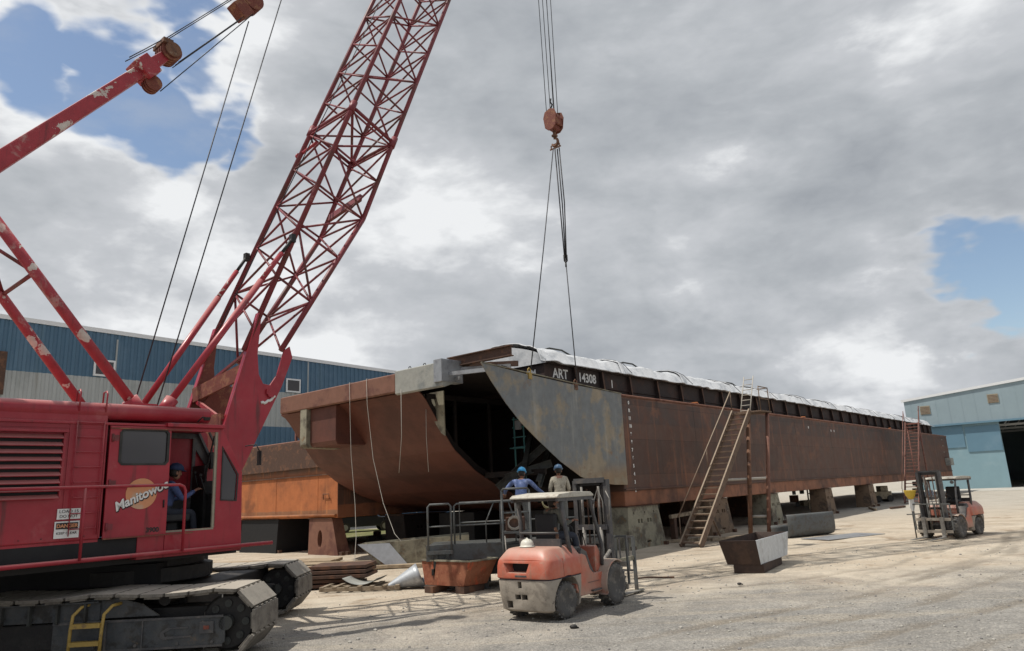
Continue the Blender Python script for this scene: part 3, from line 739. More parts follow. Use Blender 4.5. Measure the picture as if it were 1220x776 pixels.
for s_, z_, mt_, nm_ in ((-5.05, 5.76, 'yellow', 'plate_clamp'), (-2.6, 5.6, 'rust_mid', 'plate_clamp')):
    m = MB(); m.T = Matrix.Translation(-off)
    m.box((.085, s_, z_-.1), (.1, .16, .2)); m.path([(.085,s_-.06,z_),(.085,s_-.07,z_+.1),(.085,s_,z_+.16),(.085,s_+.07,z_+.1),(.085,s_+.06,z_)], .022, 6)
    m.build(nm_, M[mt_], pr, bevel=.01)

# ------------------------------------------------------------------ second barge on the left
b2 = empty('rusty_barge', bworld(-11.1, -4.1), -BAZ)
tag(b2, 'bright orange rusty barge end on stands behind the crane and left of the long barge', 'barge')
m = MB(); m.bb(-10.6, 0, 0, 45, 1.45, 4.72); m.build('hull', M['orange_rust'], b2, bevel=.04)
m = MB(); m.prism([(-10.55,3.62),(-10.2,4.55),(-9.5,4.7),(-.02,4.72),(-.02,3.55),(-10.5,3.5)], 'y', -.14, -.003); m.build('end_fender', M['rust_dark'], b2, bevel=.02)
m = MB(); m.tube((-10.5,-.05,1.55),(-.05,-.05,1.55),.07); m.build('bottom_rail', M['orange_rust'], b2)
m = MB(); m.tube((-9.6,-.07,4.74),(-.05,-.07,4.74),.05); m.build('top_rail', M['headlog'], b2)
for z in (3.2,): 
    m = MB(); m.bb(-10.5,-.1,-.05,-.003,z,z+.05); m.build('rub_strip', M['rust_dark'], b2)
for x in (-1.4,-4.6,-7.8):
    m = MB(); m.bb(x,x+.03,-.012,-.003,1.7,3.18); m.build('weld_seam', M['orange_rust'], b2)
m = MB(); m.bb(.003,.02,.0,44,1.47,4.7); m.build('shaded_side_skin', M['hull'], b2)  # darker skin added over the orange side, its shade put into the colour
m = MB(); m.path([(-.9,-.05,2.2),(-.9,-.08,2.42),(-.5,-.08,2.42),(-.5,-.05,2.2)],.02,6); m.build('grab_bar', M['rust_mid'], b2)
# deck shelter
sh = empty('deck_shelter', bworld(-11.1-4.55, -4.1+2.6, 4.72), -BAZ)
tag(sh, 'small red framed shelter with white sheet roof on the orange barge deck', 'shelter')
m = MB(); m.add([(-1.75,-1,1.42),(1.55,-1,1.62),(1.55,1.6,2.05),(-1.75,1.6,1.85),(-1.75,-1,1.47),(1.55,-1,1.67),(1.55,1.6,2.1),(-1.75,1.6,1.9)],[(0,1,2,3),(7,6,5,4),(0,4,5,1),(1,5,6,2),(2,6,7,3),(3,7,4,0)])
m.build('roof', M['trim_white'], sh)
for x in (-1.4, 0, 1.3):
    m = MB(); m.bb(x-.05,x+.05,-.8,-.7,0,1.48+x*.05); m.build('post', M['stair_red'], sh)
m = MB(); m.beam((-1.4,-.75,.6),(1.3,-.75,.75),.06,.07); m.build('rail', M['stair_red'], sh)
m = MB(); m.bb(-1.3,1.2,.9,1.3,0,1.5); m.build('back_wall', M['rust_dark'], sh)
m = MB(); m.bb(-1.25,-.5,-.5,.4,0.0,.95); m.bb(-1.1,-.7,-.45,.2,.95,1.2); m.build('winch_box', M['stair_red'], sh, bevel=.03)

# ------------------------------------------------------------------ steel stands under the barges
def stand(n, s, mt, label, cat='support stand', group='steel stands under the barges', wb=2.2, wt=1.75, dn=.9, lean=.1, holes=True, oval=False, az=BAZ, h=1.43):
    r = empty('barge_stand', bworld(n, s), -az); tag(r, label, cat, group)
    m = MB()
    vs = [(-dn/2,-wb/2,-.05),(dn/2+lean,-wb/2,-.05),(dn/2+lean,wb/2,-.05),(-dn/2,wb/2,-.05),(-dn/2,-wt/2,h),(dn/2,-wt/2,h),(dn/2,wt/2,h),(-dn/2,wt/2,h)]
    m.add(vs, [(0,1,2,3),(7,6,5,4),(0,4,5,1),(1,5,6,2),(2,6,7,3),(3,7,4,0)])
    o = m.build('stand_body', M[mt], r, bevel=.015)
    if holes:
        c = MB()
        for y in (-.42,-.22,.22,.42): c.box((dn/2, y, .92), (.5,.12,.14))
        for y in (-.7,.7,.05): c.box((dn/2, y, 1.2), (.4,.07,.07))
        c.box((dn/2, .1, .2), (.5,.3,.06))
        cut(o, c)
    if oval:
        c = MB(); c.lathe([(.16,-.6),(.16,.6)], (0,0,0), 'y', 16)
        for i, p in enumerate(c.v): c.v[i] = Vector((p.x, p.y-wb/2, .62 + p.z*2.2))
        cut(o, c)
    m = MB(); m.bb(-dn/2-.05,dn/2+.05,-wt/2-.05,wt/2+.05,h+.002,h+.018); m.build('top_plate', M['rust_dark'], r)
    for y in (-wb/2+.15, wb/2-.15):
        m = MB(); m.box((dn/2+lean+.03, y, .05),(.2,.16,.14)); m.build('foot_wedge', M['rust_dark'], r)
    return r
stand(-.25, .95, 'conc', 'pale pitted trapezoid stand with square holes, just left of the near stairway foot', wb=2.6, wt=2.1)
stand(-.3, 7.3, 'stand_brown', 'brown rust-streaked stand directly behind the two leaning posts of the stairway')
stand(-.3, 13.6, 'conc', 'pale narrow stand with dark holes right of the curved grey plate', wb=1.5, wt=1.1)
stand(-.3, 22.0, 'stand_brown', 'small distant stand between the curved plate and the far stairway', wb=1.5, wt=1.2)
stand(-.3, 31.0, 'stand_brown', 'last small stand in view beside the far stairway foot', wb=1.5, wt=1.2)
for s_, n_, w_ in ((.4,-2.6,2.4),(.2,-7.3,2.6),(4.0,-6.5,4.5),(10.6,-7,2.6),(17.5,-6,3.0)):  # black blocks added to keep the space under the hull dark
    r = empty('shade_block', bworld(n_, s_), -BAZ); tag(r, {.4:'added black shade block just inside the first pale stand',.2:'added black shade block under the middle of the cut bow',4.0:'long added black shade block deep under the barge behind the near stairway',10.6:'added black shade block far under the barge right of the leaning posts',17.5:'added black shade block under the barge beyond the curved plate'}[s_], 'shade block', 'added shade blocks under the barge')
    m = MB(); m.bb(-1.0,1.0,-w_/2,w_/2,0,1.44); m.build('block', M['black'], r, bevel=.03)
for i, (s, lab) in enumerate(((.9,'added dark middle stand under the open bow'),(7.3,'added dark inner stand behind the near stairway'),(13.6,'added dark inner stand behind the curved plate'),(22.0,'added distant inner stand left of the far stairway'))):  # inner stand rows added for a dark look under the hull
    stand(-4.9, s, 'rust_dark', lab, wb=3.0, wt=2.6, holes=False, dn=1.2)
stand(-10.0, 9, 'rust_dark', 'added dark stand on the far side of the barge, between the nearer stands', wb=2.4, wt=2.2, holes=False)
stand(-9.6, -1.2, 'hull_in_shade', 'wide dark stand with small holes under the left edge of the long barge', wb=2.2, wt=2.4, holes=True, dn=1.2)
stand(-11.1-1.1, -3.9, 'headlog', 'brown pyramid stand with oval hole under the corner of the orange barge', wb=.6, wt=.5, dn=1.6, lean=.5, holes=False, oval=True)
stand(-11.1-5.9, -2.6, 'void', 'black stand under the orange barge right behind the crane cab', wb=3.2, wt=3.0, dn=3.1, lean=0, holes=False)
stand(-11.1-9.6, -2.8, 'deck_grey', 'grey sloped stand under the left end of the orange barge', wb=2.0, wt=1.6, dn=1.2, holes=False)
# ------------------------------------------------------------------ crawler crane (local x = right of the crane, y = ahead)
CAZ = R(40.5)
CB = Vector((-4.915, 12.955, 0))
def cworld(n, s, z=0):
    return Vector((CB.x + math.cos(CAZ)*n + math.sin(CAZ)*s, CB.y - math.sin(CAZ)*n + math.cos(CAZ)*s, z))
crane = empty('crawler_crane', CB, -CAZ)
tag(crane, 'huge red crawler crane with peeling lattice boom, cab and caterpillar tracks', 'crane')
RED = M['crane_red']
XR = -3.5
# machinery house
m = MB(); m.bb(XR, 0, -5.9, -2.31, 1.78, 3.72); m.bb(XR, -.97, -2.31, -1.0, 1.78, 3.72)
house = m.build('machinery_house', RED, crane, bevel=.02)
m = MB(); m.tube((-.11,-5.9,3.72), (-.11,-.66,3.72), .135, 14); m.build('roof_pipe', RED, crane)
m = MB(); m.bb(XR, -.24, -5.9, -1.0, 3.722, 3.8); m.build('roof_deck', RED, crane, bevel=.01)
m = MB(); m.bb(-.02, .035, -5.9, -1.38, 3.5, 3.54); m.bb(-.05,.09,-1.42,-.42,3.5,3.56); m.build('drip_rail', RED, crane, bevel=.008)
# louvres
m = MB(); m.bb(.003, .012, -5.2, -2.93, 2.44, 3.33)
gr = m.build('louvre_grille', M['void'], crane)
m = MB()
for i in range(9):
    z = 3.33 - i*.109
    m.beam((.055,-5.2,z-.03), (.055,-2.93,z-.03), .1, .012, Vector((.55,0,.8)))
m.build('louvre_slats', M['crane_red'], gr)
m = MB(); m.bb(.013,.12,-5.25,-2.88,3.36,3.395); m.bb(.013,.06,-2.925,-2.89,2.42,3.36); m.build('louvre_hood', RED, gr, bevel=.004)
# panel seams
m = MB()
for s in (-2.84, -2.33): m.bb(.003,.012, s, s+.02, 1.8, 3.5)
m.bb(.003,.01,-5.9,-2.35,3.44,3.455); m.build('panel_seam', RED, crane)
# wall ladder
m = MB()
for i in range(8): m.tube((.05,-2.74,1.95+i*.225), (.05,-2.38,1.95+i*.225), .009, 6)
for s in (-2.75,-2.37): m.tube((.045,s,1.85),(.045,s,3.55),.008,6)
m.build('wall_ladder', RED, crane)
for s in (-2.74, -2.36):
    m = MB(); m.path([(.02,s,3.7),(.04,s,3.98),(-.0,s+.0,4.03),(-.12,s,4.02),(-.14,s,3.8)], .013, 6); m.build('grab_handle', RED, crane)
# decals
def cpanel(name, s0, s1, z0, z1, mt, x=.005, t=.006):
    m = MB(); m.bb(x, x+t, s0, s1, z0, z1); return m.build(name, mt, crane)
o = cpanel('notice_plate', -2.91, -2.6, 2.10, 2.25, M['white'], .013)
o = cpanel('warning_plate', -2.93, -2.6, 1.83, 2.07, M['white'], .013)
o = cpanel('warning_band', -2.91, -2.62, 1.96, 2.05, M['decal_black'], .02)
def ctext(name, t, size, s, z, mt, x, rot=0, shear=0, bold=0, ext=.002):
    c, sn = math.cos(rot), math.sin(rot)
    return text(name, t, size, TM((x, s, z), (0, c, sn), (0, -sn, c)), mt, crane, ext, shear, bold)
ctext('notice_text', 'LOAD 15', .065, -2.755, 2.21, M['decal_black'], .021)
ctext('notice_text', 'DO NOT', .06, -2.755, 2.14, M['decal_black'], .021)
ctext('warning_text', 'DANGER', .07, -2.765, 2.003, M['orange_decal'], .028, bold=.002)
ctext('warning_text', 'KEEP CLEAR', .05, -2.765, 1.9, M['decal_black'], .021)
# sliding door panel pushed back
m = MB(); m.bb(.012, .05, -2.28, -1.335, 1.78, 3.49); door = m.build('sliding_door', RED, crane, bevel=.006)
c = MB(); c.T = None; c.prism([(-2.12,2.93),(-2.08,2.89),(-1.42,2.89),(-1.38,2.93),(-1.38,3.39),(-1.42,3.43),(-2.08,3.43),(-2.12,3.39)], 'x', -.1, .2); cut(door, c)
m = MB(); m.prism([(-2.14,2.93),(-2.09,2.875),(-1.41,2.875),(-1.36,2.93),(-1.36,3.39),(-1.41,3.445),(-2.09,3.445),(-2.14,3.39)], 'x', .052, .062); g_ = m.build('window_seal', M['black_rubber'], door)
c = MB(); c.prism([(-2.10,2.94),(-2.07,2.905),(-1.43,2.905),(-1.40,2.94),(-1.40,3.38),(-1.43,3.415),(-2.07,3.415),(-2.10,3.38)], 'x', -.1, .2); cut(g_, c)
m = MB(); m.bb(.03,.036,-2.12,-1.38,2.89,3.43); m.build('window_pane', M['glass'], door)
m = MB(); m.bb(-.03,.012,-2.14,-1.36,2.86,3.46); m.build('window_shade', M['rust_dark'], door)
m = MB(); m.tube((.06,-1.40,2.2),(.06,-1.40,2.32),.012,6); m.build('handle', M['black'], door)
# emblem: disc and slanted name
m = MB(); m.lathe([(.238,.052),(.238,.057)], (0,-1.755,2.43), 'x', 40); m.build('emblem_disc', M['orange_decal'], crane)
ctext('emblem_shadow', 'Manitowoc', .19, -1.745, 2.385, M['decal_black'], .059, R(24), .25, .008, .0015)
ctext('emblem_lettering', 'Manitowoc', .19, -1.755, 2.4, M['white'], .063, R(24), .25, .005, .0015)
ctext('type_number', '3900', .1, -1.55, 1.86, M['decal_black'], .053, 0, 0, .004)
# cab shell
def cabplate(x0, x1, cuts, name, mt=RED):
    m = MB(); m.prism([(-1.33,1.42),(0,1.42),(-.03,2.75),(-.42,3.5),(-1.33,3.5)], 'x', x0, x1)
    o = m.build(name, mt, crane, bevel=.006)
    for pts in cuts:
        c = MB(); c.prism(pts, 'x', x0-.2, x1+.2); cut(o, c)
    return o
qp = [(-.40,2.29),(-.14,2.27),(-.12,2.7),(-.40,3.16)]
side = cabplate(-.035, 0, [[(-1.32,1.83),(-.52,1.83),(-.52,3.44),(-1.32,3.44)], qp], 'cab_side')
m = MB(); m.prism([(-.42,2.27),(-.12,2.25),(-.10,2.71),(-.42,3.2)], 'x', .002, .012); fr = m.build('quarter_window_seal', M['black_rubber'], side)
c = MB(); c.prism(qp, 'x', -.2, .2); cut(fr, c)
m = MB(); m.prism(qp, 'x', -.022, -.016); m.build('quarter_window_pane', M['glass'], side)
cabplate(-.97, -.94, [[(-1.25,2.35),(-.5,2.35),(-.5,3.4),(-1.25,3.4)], [(-.44,2.3),(-.12,2.28),(-.1,2.7),(-.44,3.2)]], 'cab_inner_wall', M['lift_grey'])
m = MB(); m.bb(-.939,-.036,-1.36,-1.33,1.42,3.5); m.bb(-.939,-.036,-1.33,-.02,1.7,1.76); m.bb(-.94,-.04,-.03,0,1.42,2.2); m.build('cab_frame', M['lift_grey'], crane)
m = MB(); m.bb(-.98,.02,-1.36,-.40,3.502,3.56); m.build('cab_roof', RED, crane, bevel=.012)
m = MB(); m.beam((-.9,-.42,3.5),(-.9,-.02,2.74),.05,.04); m.beam((-.9,-.02,2.74),(-.9,-.01,2.2),.05,.04); m.beam((-.5,-.42,3.48),(-.5,-.02,2.74),.04,.03); m.build('windscreen_frame', M['lift_grey'], crane)
m = MB(); m.bb(-.9,-.45,-.5,-.45,1.77,2.9); m.box((-.7,-.36,2.5),(.3,.2,.25)); m.box((-.3,-.3,2.1),(.4,.3,.6)); m.tube((-.6,-.5,2.4),(-.55,-.62,2.75),.012,6); m.tube((-.4,-.45,2.3),(-.38,-.6,2.7),.012,6); m.ball((-.55,-.62,2.77),.03,8,6); m.ball((-.38,-.6,2.72),.03,8,6)
m.box((-.8,-.2,3.0),(.1,.08,.3)); m.tube((-.3,-.42,3.4),(-.45,-.5,2.6),.015,6)
m.build('control_console', M['black'], crane)
m = MB(); m.box((-.5,-1.05,2.02),(.5,.5,.12)); m.box((-.5,-1.27,2.35),(.5,.1,.62)); m.bb(-.62,-.38,-1.15,-.95,1.76,1.96); m.build('operator_seat', M['seat'], crane, bevel=.03)
m = MB(); m.bb(-.036,.0,-.55,-.5,1.83,3.44); m.build('door_jamb', M['vent'], crane)
m = MB(); m.bb(-.03,.004,-1.32,-.52,1.80,1.828); m.build('door_sill', M['vent'], crane)
# small fittings on the house side
for s_, z_ in ((-2.24,3.3),(-2.24,2.6),(-2.24,1.95)):
    m = MB(); m.tube((.06,s_,z_-.06),(.06,s_,z_+.06),.018,8); m.box((.055,s_+.05,z_),(.012,.08,.09)); m.build('door_hinge', M['boom_red'], crane)
m = MB(); m.bb(.052,.075,-2.28,-1.0,3.44,3.46); m.build('door_rail', M['rust_red'], crane)
m = MB(); m.bb(.052,.07,-2.28,-.9,1.765,1.785); m.build('door_rail', M['rust_red'], crane)
for s_ in [-5.6+.28*i for i in range(12)]:
    m = MB(); m.lathe([(.012,.003),(.012,.009),(.006,.012)], (0,s_,1.84), 'x', 8); m.build('bolt', M['boom_red'], crane)
m = MB(); m.path([(.03,-.9,3.6),(.12,-.85,3.68),(.16,-.8,3.66)],.012,6); m.lathe([(.05,0),(.06,.04),(.06,.05)],(.16,-.8,3.62),'z',12); m.build('cab_light', M['black'], crane)
m = MB(); m.path([(.05,-.02,3.2),(.22,.1,3.22),(.3,.12,3.1)],.01,6); m.bb(.24,.36,.11,.13,2.85,3.1); m.build('mirror', M['black'], crane)
# lower skirt below the cab, black bay below the house
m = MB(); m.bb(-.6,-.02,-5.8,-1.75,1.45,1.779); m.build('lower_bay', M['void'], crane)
m = MB(); m.bb(-.9,0,-1.75,-1.335,1.42,1.779); m.build('skirt_panel', RED, crane, bevel=.008)
m = MB(); m.bb(-.6,-.018,-5.9,-2.32,1.74,1.778); m.build('skirt_rail', RED, crane)
# catwalk with rail
m = MB(); m.tube((.16,-5.9,1.5),(.16,.5,1.5),.035,10); m.bb(.0,.13,-5.9,.3,1.47,1.5)
m.build('catwalk', RED, crane)
m = MB(); m.path([(.2,-5.9,2.55),(.2,-1.22,2.55),(.2,-1.15,2.52),(.2,-1.12,2.45),(.2,-1.12,1.5)], .024, 8)
m.tube((.2,-2.62,1.5),(.2,-2.62,2.54),.022,8); m.tube((.2,-4.6,1.5),(.2,-4.6,2.54),.022,8)
m.build('catwalk_rail', RED, crane)
m = MB(); m.bb(XR+.1,-.95,-1.0,.1,1.45,1.76); m.build('front_deck', RED, crane, bevel=.01)
m = MB(); m.prism([(-1.0,2.2),(.0,1.78),(-.2,1.76),(-1.0,1.76)], 'x', XR+.1, -2.75); m.build('front_gusset', M['rust_red'], crane)
m = MB(); m.prism([(-1.0,3.7),(-.35,3.62),(-.2,3.5),(-.1,1.78),(-1.0,1.78)], 'x', -1.16, -1.0); m.prism([(-1.0,3.55),(-.35,3.5),(-.15,1.78),(-1.0,1.78)],'x',-2.72,-2.6); m.build('boom_foot_bracket', RED, crane, bevel=.01)
# counterweight and stack
m = MB(); m.bb(XR-.1, .1, -6.9, -5.95, 1.5, 3.3); m.build('counterweight', RED, crane, bevel=.05)
# black carbody and turntable
m = MB(); m.lathe([(1.15,.98),(1.15,1.2),(1.0,1.22),(1.0,1.46)], (-1.75,-.9,0), 'z', 40)
m.bb(XR+.2,-.25,-5.6,.05,1.36,1.45)
m.build('turntable', M['black'], crane)

# boom ------------------------------------------------------------
OR, OL = -.9, -2.65
bd = (.376, .927); bu = (.927, -.376)           # boom direction and depth direction in (s, z)
def BRp(t): return (1.76 + bd[0]*t, 8.5 + bd[1]*t)
def FRp(t, D=1.37):
    p = BRp(t)
    if t >= .77: return (p[0]+bu[0]*D, p[1]+bu[1]*D)
    q1 = BRp(.77); q1 = (q1[0]+bu[0]*D, q1[1]+bu[1]*D); k = (t+3.1)/(.77+3.1)
    return (1.22 + (q1[0]-1.22)*k, 5.25 + (q1[1]-5.25)*k)
TT = 27.5
def tip_shrink(t): return 1 if t < 23 else 1 - .75*(t-23)/(TT-23)
def bpt(t, side, face):
    """side R/L, face B (back/house side) or F"""
    b_ = BRp(t); f_ = FRp(t)
    k = tip_shrink(t); mid = ((b_[0]+f_[0])/2, (b_[1]+f_[1])/2)
    p = b_ if face == 'B' else f_
    if t > 23: p = (mid[0]+(p[0]-mid[0])*k, mid[1]+(p[1]-mid[1])*k)
    x = (OR if side == 'R' else OL); xm = (OR+OL)/2
    return Vector((xm+(x-xm)*(1 if t < 23 else .55+.45*k), p[0], p[1]))
m = MB(); m.tube(bpt(TT,'R','B')+Vector((.05,0,0)), bpt(TT,'L','B')-Vector((.05,0,0)), .12, 12)
m.tube((OR+.12,-.28,2.25),(OL-.12,-.28,2.25),.1,12)
boom = m.build('boom', M['boom_red'], crane)
for side in 'RL':
    for face in 'BF':
        m = MB()
        if face == 'B': ts = [-3.6, 23, TT]
        else: ts = [-3.1, .77, 23, TT]
        pts = [bpt(t, side, face) for t in ts]
        for p, q in zip(pts, pts[1:]): m.tube(p, q, .058, 10)
        # pin joints
        for t in (3.3, 11.9, 20.5):
            p = bpt(t, side, face); d = Vector((0, bd[0], bd[1])); m.tube(p-d*.16, p+d*.16, .085, 10)
        m.build('chord', M['boom_red'], boom)
m = MB()
st = [-3.1, -1.8, -.5, .77] + [.77 + 1.2*i for i in range(1, 22)]
for i, t in enumerate(st):
    B = {k: bpt(t, *k) for k in ('RB','LB','RF','LF')}
    r = .027
    if i > 0:
        m.tube(B['RB'], B['RF'], r, 6); m.tube(B['LB'], B['LF'], r, 6)
        m.tube(B['RB'], B['LB'], r, 6); m.tube(B['RF'], B['LF'], r, 6)
    if i+1 < len(st):
        t1 = st[i+1]; Cn = {k: bpt(t1, *k) for k in ('RB','LB','RF','LF')}
        if i % 2 == 0:
            m.tube(B['RB'], Cn['RF'], r, 6); m.tube(B['LF'], Cn['LB'], r, 6)
        else:
            m.tube(B['RF'], Cn['RB'], r, 6); m.tube(B['LB'], Cn['LF'], r, 6)
        m.tube(B['RB'], Cn['LB'], r, 6); m.tube(B['LB'], Cn['RB'], r, 6)
        m.tube(B['RF'], Cn['LF'], r, 6)
        m.tube(B['LF'], Cn['RF'], r, 6)
m.build('lacing', M['boom_red'], boom)
# heavier diaphragms at the section joints
for t in (3.3, 11.9):
    m = MB(); c4 = [bpt(t, *k) for k in ('RB','RF','LF','LB')]
    for p, q in zip(c4, c4[1:]+c4[:1]): m.tube(p, q, .045, 8)
    m.tube(c4[0], c4[2], .035, 8); m.build('section_frame', M['boom_red'], boom)
    c5 = bpt(t-.75, 'L', 'B'); c6 = bpt(t-.55, 'R', 'B'); m = MB(); m.tube(c5-Vector((.18,0,.05)), c6*.35+c5*.65, .04, 8); m.tube(c5-Vector((.19,0,.05)), c5-Vector((.1,0,.03)), .07, 8)
    m.build('rope_roller', M['mast_red'], boom)
# white cylinder near the stop joint
m = MB(); m.beam(bpt(1.4,'L','F'), bpt(1.1,'L','F')*.3+bpt(1.9,'R','F')*.7, .08, .2, (0,.3,1)); m.build('stop_beam', M['boom_red'], boom)
# foot plates
fp = [(-.38,2.1),(-.12,2.02),(.12,2.25),(.48,2.9),(.76,3.5),(1.24,4.5),(1.47,5.12),(1.40,5.35),(1.27,5.25),(1.12,4.72),(.97,4.5),(.82,4.52),(.72,4.7),(.68,5.1),(.74,5.95),(.66,5.95),(.25,4.5),(.0,3.54),(-.28,2.7),(-.42,2.3)]
for x, nm in ((OR+.02, 'foot_plate'), (OL-.02, 'foot_plate')):
    m = MB(); m.prism([(p[0]+.0, p[1]) for p in fp], 'x', x-.02, x+.02); m.build(nm, RED if x > -1.5 else M['rust_red'], boom, bevel=.006)
    m = MB()
    for p, q in (((-.42,2.3),(0,3.54)),((0,3.54),(.66,5.95))): m.beam((x,p[0],p[1]),(x,q[0],q[1]),.12,.025,(0,-1,.4))
    m.build('foot_flange', RED, boom)
m = MB(); m.lathe([(.075,0),(.075,.05)], (OR+.04,.98,4.32), 'x', 14); m.box((OR+.06,.98,4.36),(.05,.2,.1)); m.build('pin_lug', RED, boom)
m = MB(); pts=[(OR+.046,.78+.3*k/8, 4.13+.16*((k/8)**2)+.015*math.sin(k*2)) for k in range(9)]
m.path(pts, .03, 5); m.build('worn_mark', M['white'], boom)
# cross members in the foot section
m = MB(); m.beam((OR-.03,.42,4.75),(OL+.03,.25,4.45),.06,.3,(0,0,1)); m.build('cross_beam', M['rust_red'], boom)
m = MB(); m.beam((OR-.03,.55,5.2),(OL+.03,.3,4.5),.05,.05); m.build('cross_strut', M['boom_red'], boom)
m = MB(); m.beam((OR-.03,.05,3.75),(OL+.03,.3,4.35),.06,.08); m.build('cross_strut', M['crane_red'], boom)
m = MB(); m.prism([(.1,3.0),(.8,4.2),(1.0,4.6),(.55,4.75),(.2,4.0),(-.2,3.0)], 'x', OL+.35, OL+.4); m.bb(OL+.03,OR-.03,.0,.05,2.6,3.9); m.build('inner_web', M['rust_red'], boom)

# gantry, mast, boom stops ------------------------------------------
XM = -1.78
for x, s0, z0, s1, z1 in ((-.95,-1.48,3.85,-4.35,7.38), (-2.65,-1.62,3.85,-4.35,7.38)):
    m = MB(); a_ = Vector((x,s0,z0)); b_ = Vector((x*.6+XM*.4 if 0 else x, s1, z1)); m.tube(a_, b_, .088, 12); g = m.build('gantry_leg', M['mast_red'], crane)
    m = MB(); m.tube(a_-(b_-a_).normalized()*.05, a_+(b_-a_).normalized()*.28, .14, 12); m.box((x,s0+.02,3.88),(.34,.42,.2)); m.build('leg_shoe', RED, g)
m = MB()
ga = lambda x, k: Vector((x, -1.5-2.85*k, 3.85+3.53*k))
m.tube(ga(-.95,.62), ga(-2.65,.62), .035, 8); m.tube(ga(-.95,.62), ga(-2.65,.98), .03, 8); m.tube(ga(-2.65,.62), ga(-.95,.98), .03, 8); m.tube(ga(-.95,.98), ga(-2.65,.98), .05, 8)
m.build('gantry_lacing', M['boom_red'], crane)
for x in (-.95, -2.65):
    m = MB(); m.tube((x,-4.35,7.38),(x,-5.7,3.8),.07,10); m.build('gantry_back_leg', M['mast_red'], crane)
m = MB(); mt0 = Vector((XM,-5.7,5.7)); mt1 = Vector((XM,-1.45,11.02)); d = (mt1-mt0).normalized()
m.T = None
def taper(mb, a_, b_, w0, w1, h0, h1):
    d = (b_-a_).normalized(); x = Vector((1,0,0)); z = x.cross(d).normalized()
    vs = []
    for p, w_, h_ in ((a_,w0,h0),(b_,w1,h1)):
        for sx_, sz_ in ((-1,-1),(1,-1),(1,1),(-1,1)): vs.append(p + x*(sx_*w_/2) + z*(sz_*h_/2))
    mb.add(vs, [(0,1,2,3),(7,6,5,4),(0,4,5,1),(1,5,6,2),(2,6,7,3),(3,7,4,0)])
taper(m, mt0, mt1, .3, .25, .34, .24); mast = m.build('mast', M['mast_red'], crane, bevel=.03)
m = MB(); taper(m, mt1, mt1+d*.55, .26, .22, .24, .2); m.box(mt1-d*.12, (.5,.34,.42), Matrix.Rotation(R(51),3,'X')); m.build('mast_head', M['mast_red'], mast, bevel=.02)
def sheaves(name, c, r, n, w, mt, par, ax='x'):
    m = MB(); t = -w*n/2
    prof = [(.04,-w*n/2-.02)]
    for i in range(n):
        prof += [(r,t+.004),(r,t+w*.2),(r-.05,t+w*.4),(r-.05,t+w*.6),(r,t+w*.8),(r,t+w-.004)]; t += w
    prof += [(.04,w*n/2+.02)]
    m.lathe(prof, c, ax, 22); return m.build(name, mt, par)
tipc = mt1 + d*.62
sheaves('sheave', tipc, .21, 4, .09, M['rust_red'], mast)
m = MB()
for x in (-.24,.24): m.lathe([(.16,x-.015),(.16,x+.015)], tipc, 'x', 18); 
m.box(tipc+Vector((0,-.12,.14)), (.52,.2,.1)); m.build('sheave_guard', M['rust_mid'], mast)
lowc = mt1 + d*(-.1) + Vector((0,.16,-.28))
sheaves('sheave', lowc, .165, 3, .08, M['rust_red'], mast)
# bridle block
bc = Vector((XM, .60, 13.55))
m = MB(); m.box(bc+Vector((0,-.12,-.16)), (.34,.34,.4), Matrix.Rotation(R(50),3,'X')); br = m.build('bridle_block', M['rust_red'], crane, bevel=.02)
sheaves('sheave', bc+Vector((0,.12,.16)), .24, 4, .09, M['rust_red'], br)
# boom hoist ropes
m = MB()
for dx, up in ((-.14, .24), (.14, .24)):
    m.tube(tipc+Vector((dx,-.18,.18)), bc+Vector((dx,-.06,.38)), .011, 6)
    m.tube(lowc+Vector((dx*.7,-.5,.35)), tipc+Vector((dx,-.18,.2)), .011, 6)
for dx in (-.15,-.02,.13):
    m.tube(tipc+Vector((dx,.16,-.18)), bc+Vector((dx,.1,-.12)), .010, 6)
m.tube(lowc+Vector((.04,.16,-.1)), bc+Vector((.08,.15,-.16)), .012, 6)
m.build('boom_hoist_rope', M['rope'], crane)
tipb = Vector((XM, BRp(TT)[0]+.3, BRp(TT)[1]))
m = MB(); m.tube(bc+Vector((-.1,.2,.3)), tipb, .014, 6); m.tube(bc+Vector((.1,.2,.3)), tipb+Vector((.3,0,0)), .014, 6); m.build('pendant', M['rope'], crane)
m = MB(); m.tube((XM,-1.30,3.85), (XM,.69,13.2), .013, 6); m.tube((XM+.3,-.98,3.95), (XM+.3,1.62,15.2), .013, 6); m.build('drum_rope', M['rope'], crane)
m = MB(); m.tube(bpt(-2.6,'L','B')+Vector((.5,-.6,-1.0)), (XM+.2, BRp(16)[0]-.1, BRp(16)[1]), .012, 6); m.tube((XM+.2, BRp(16)[0]-.1, BRp(16)[1]), tipb, .012, 6); m.build('whip_rope', M['rope'], crane)
# boom stops
for x, s0, z0, t1, s1 in ((OR+.05,-1.12,3.86,0,(1.4,7.73)), (OL,-.92,3.9,0,(1.33,7.75))):
    a_ = Vector((x,s0,z0)); b_ = Vector((x,s1[0],s1[1])); d = (b_-a_)
    m = MB(); m.tube(a_, a_+d*.72, .066, 12); stp = m.build('boom_stop', M['crane_red'], crane)
    m = MB(); m.tube(a_+d*.72, a_+d*.9, .055, 12); m.build('stop_barrel', M['mast_red'] , stp)
    m = MB(); m.tube(a_+d*.9, a_+d*1.0, .035, 10); m.box(b_, (.12,.1,.18)); m.build('stop_rod', M['black'], stp)
    m = MB(); m.tube(a_-d*.01, a_+d*.06, .12, 12); m.box((x,s0,3.86),(.26,.36,.18)); m.build('stop_shoe', RED, stp)

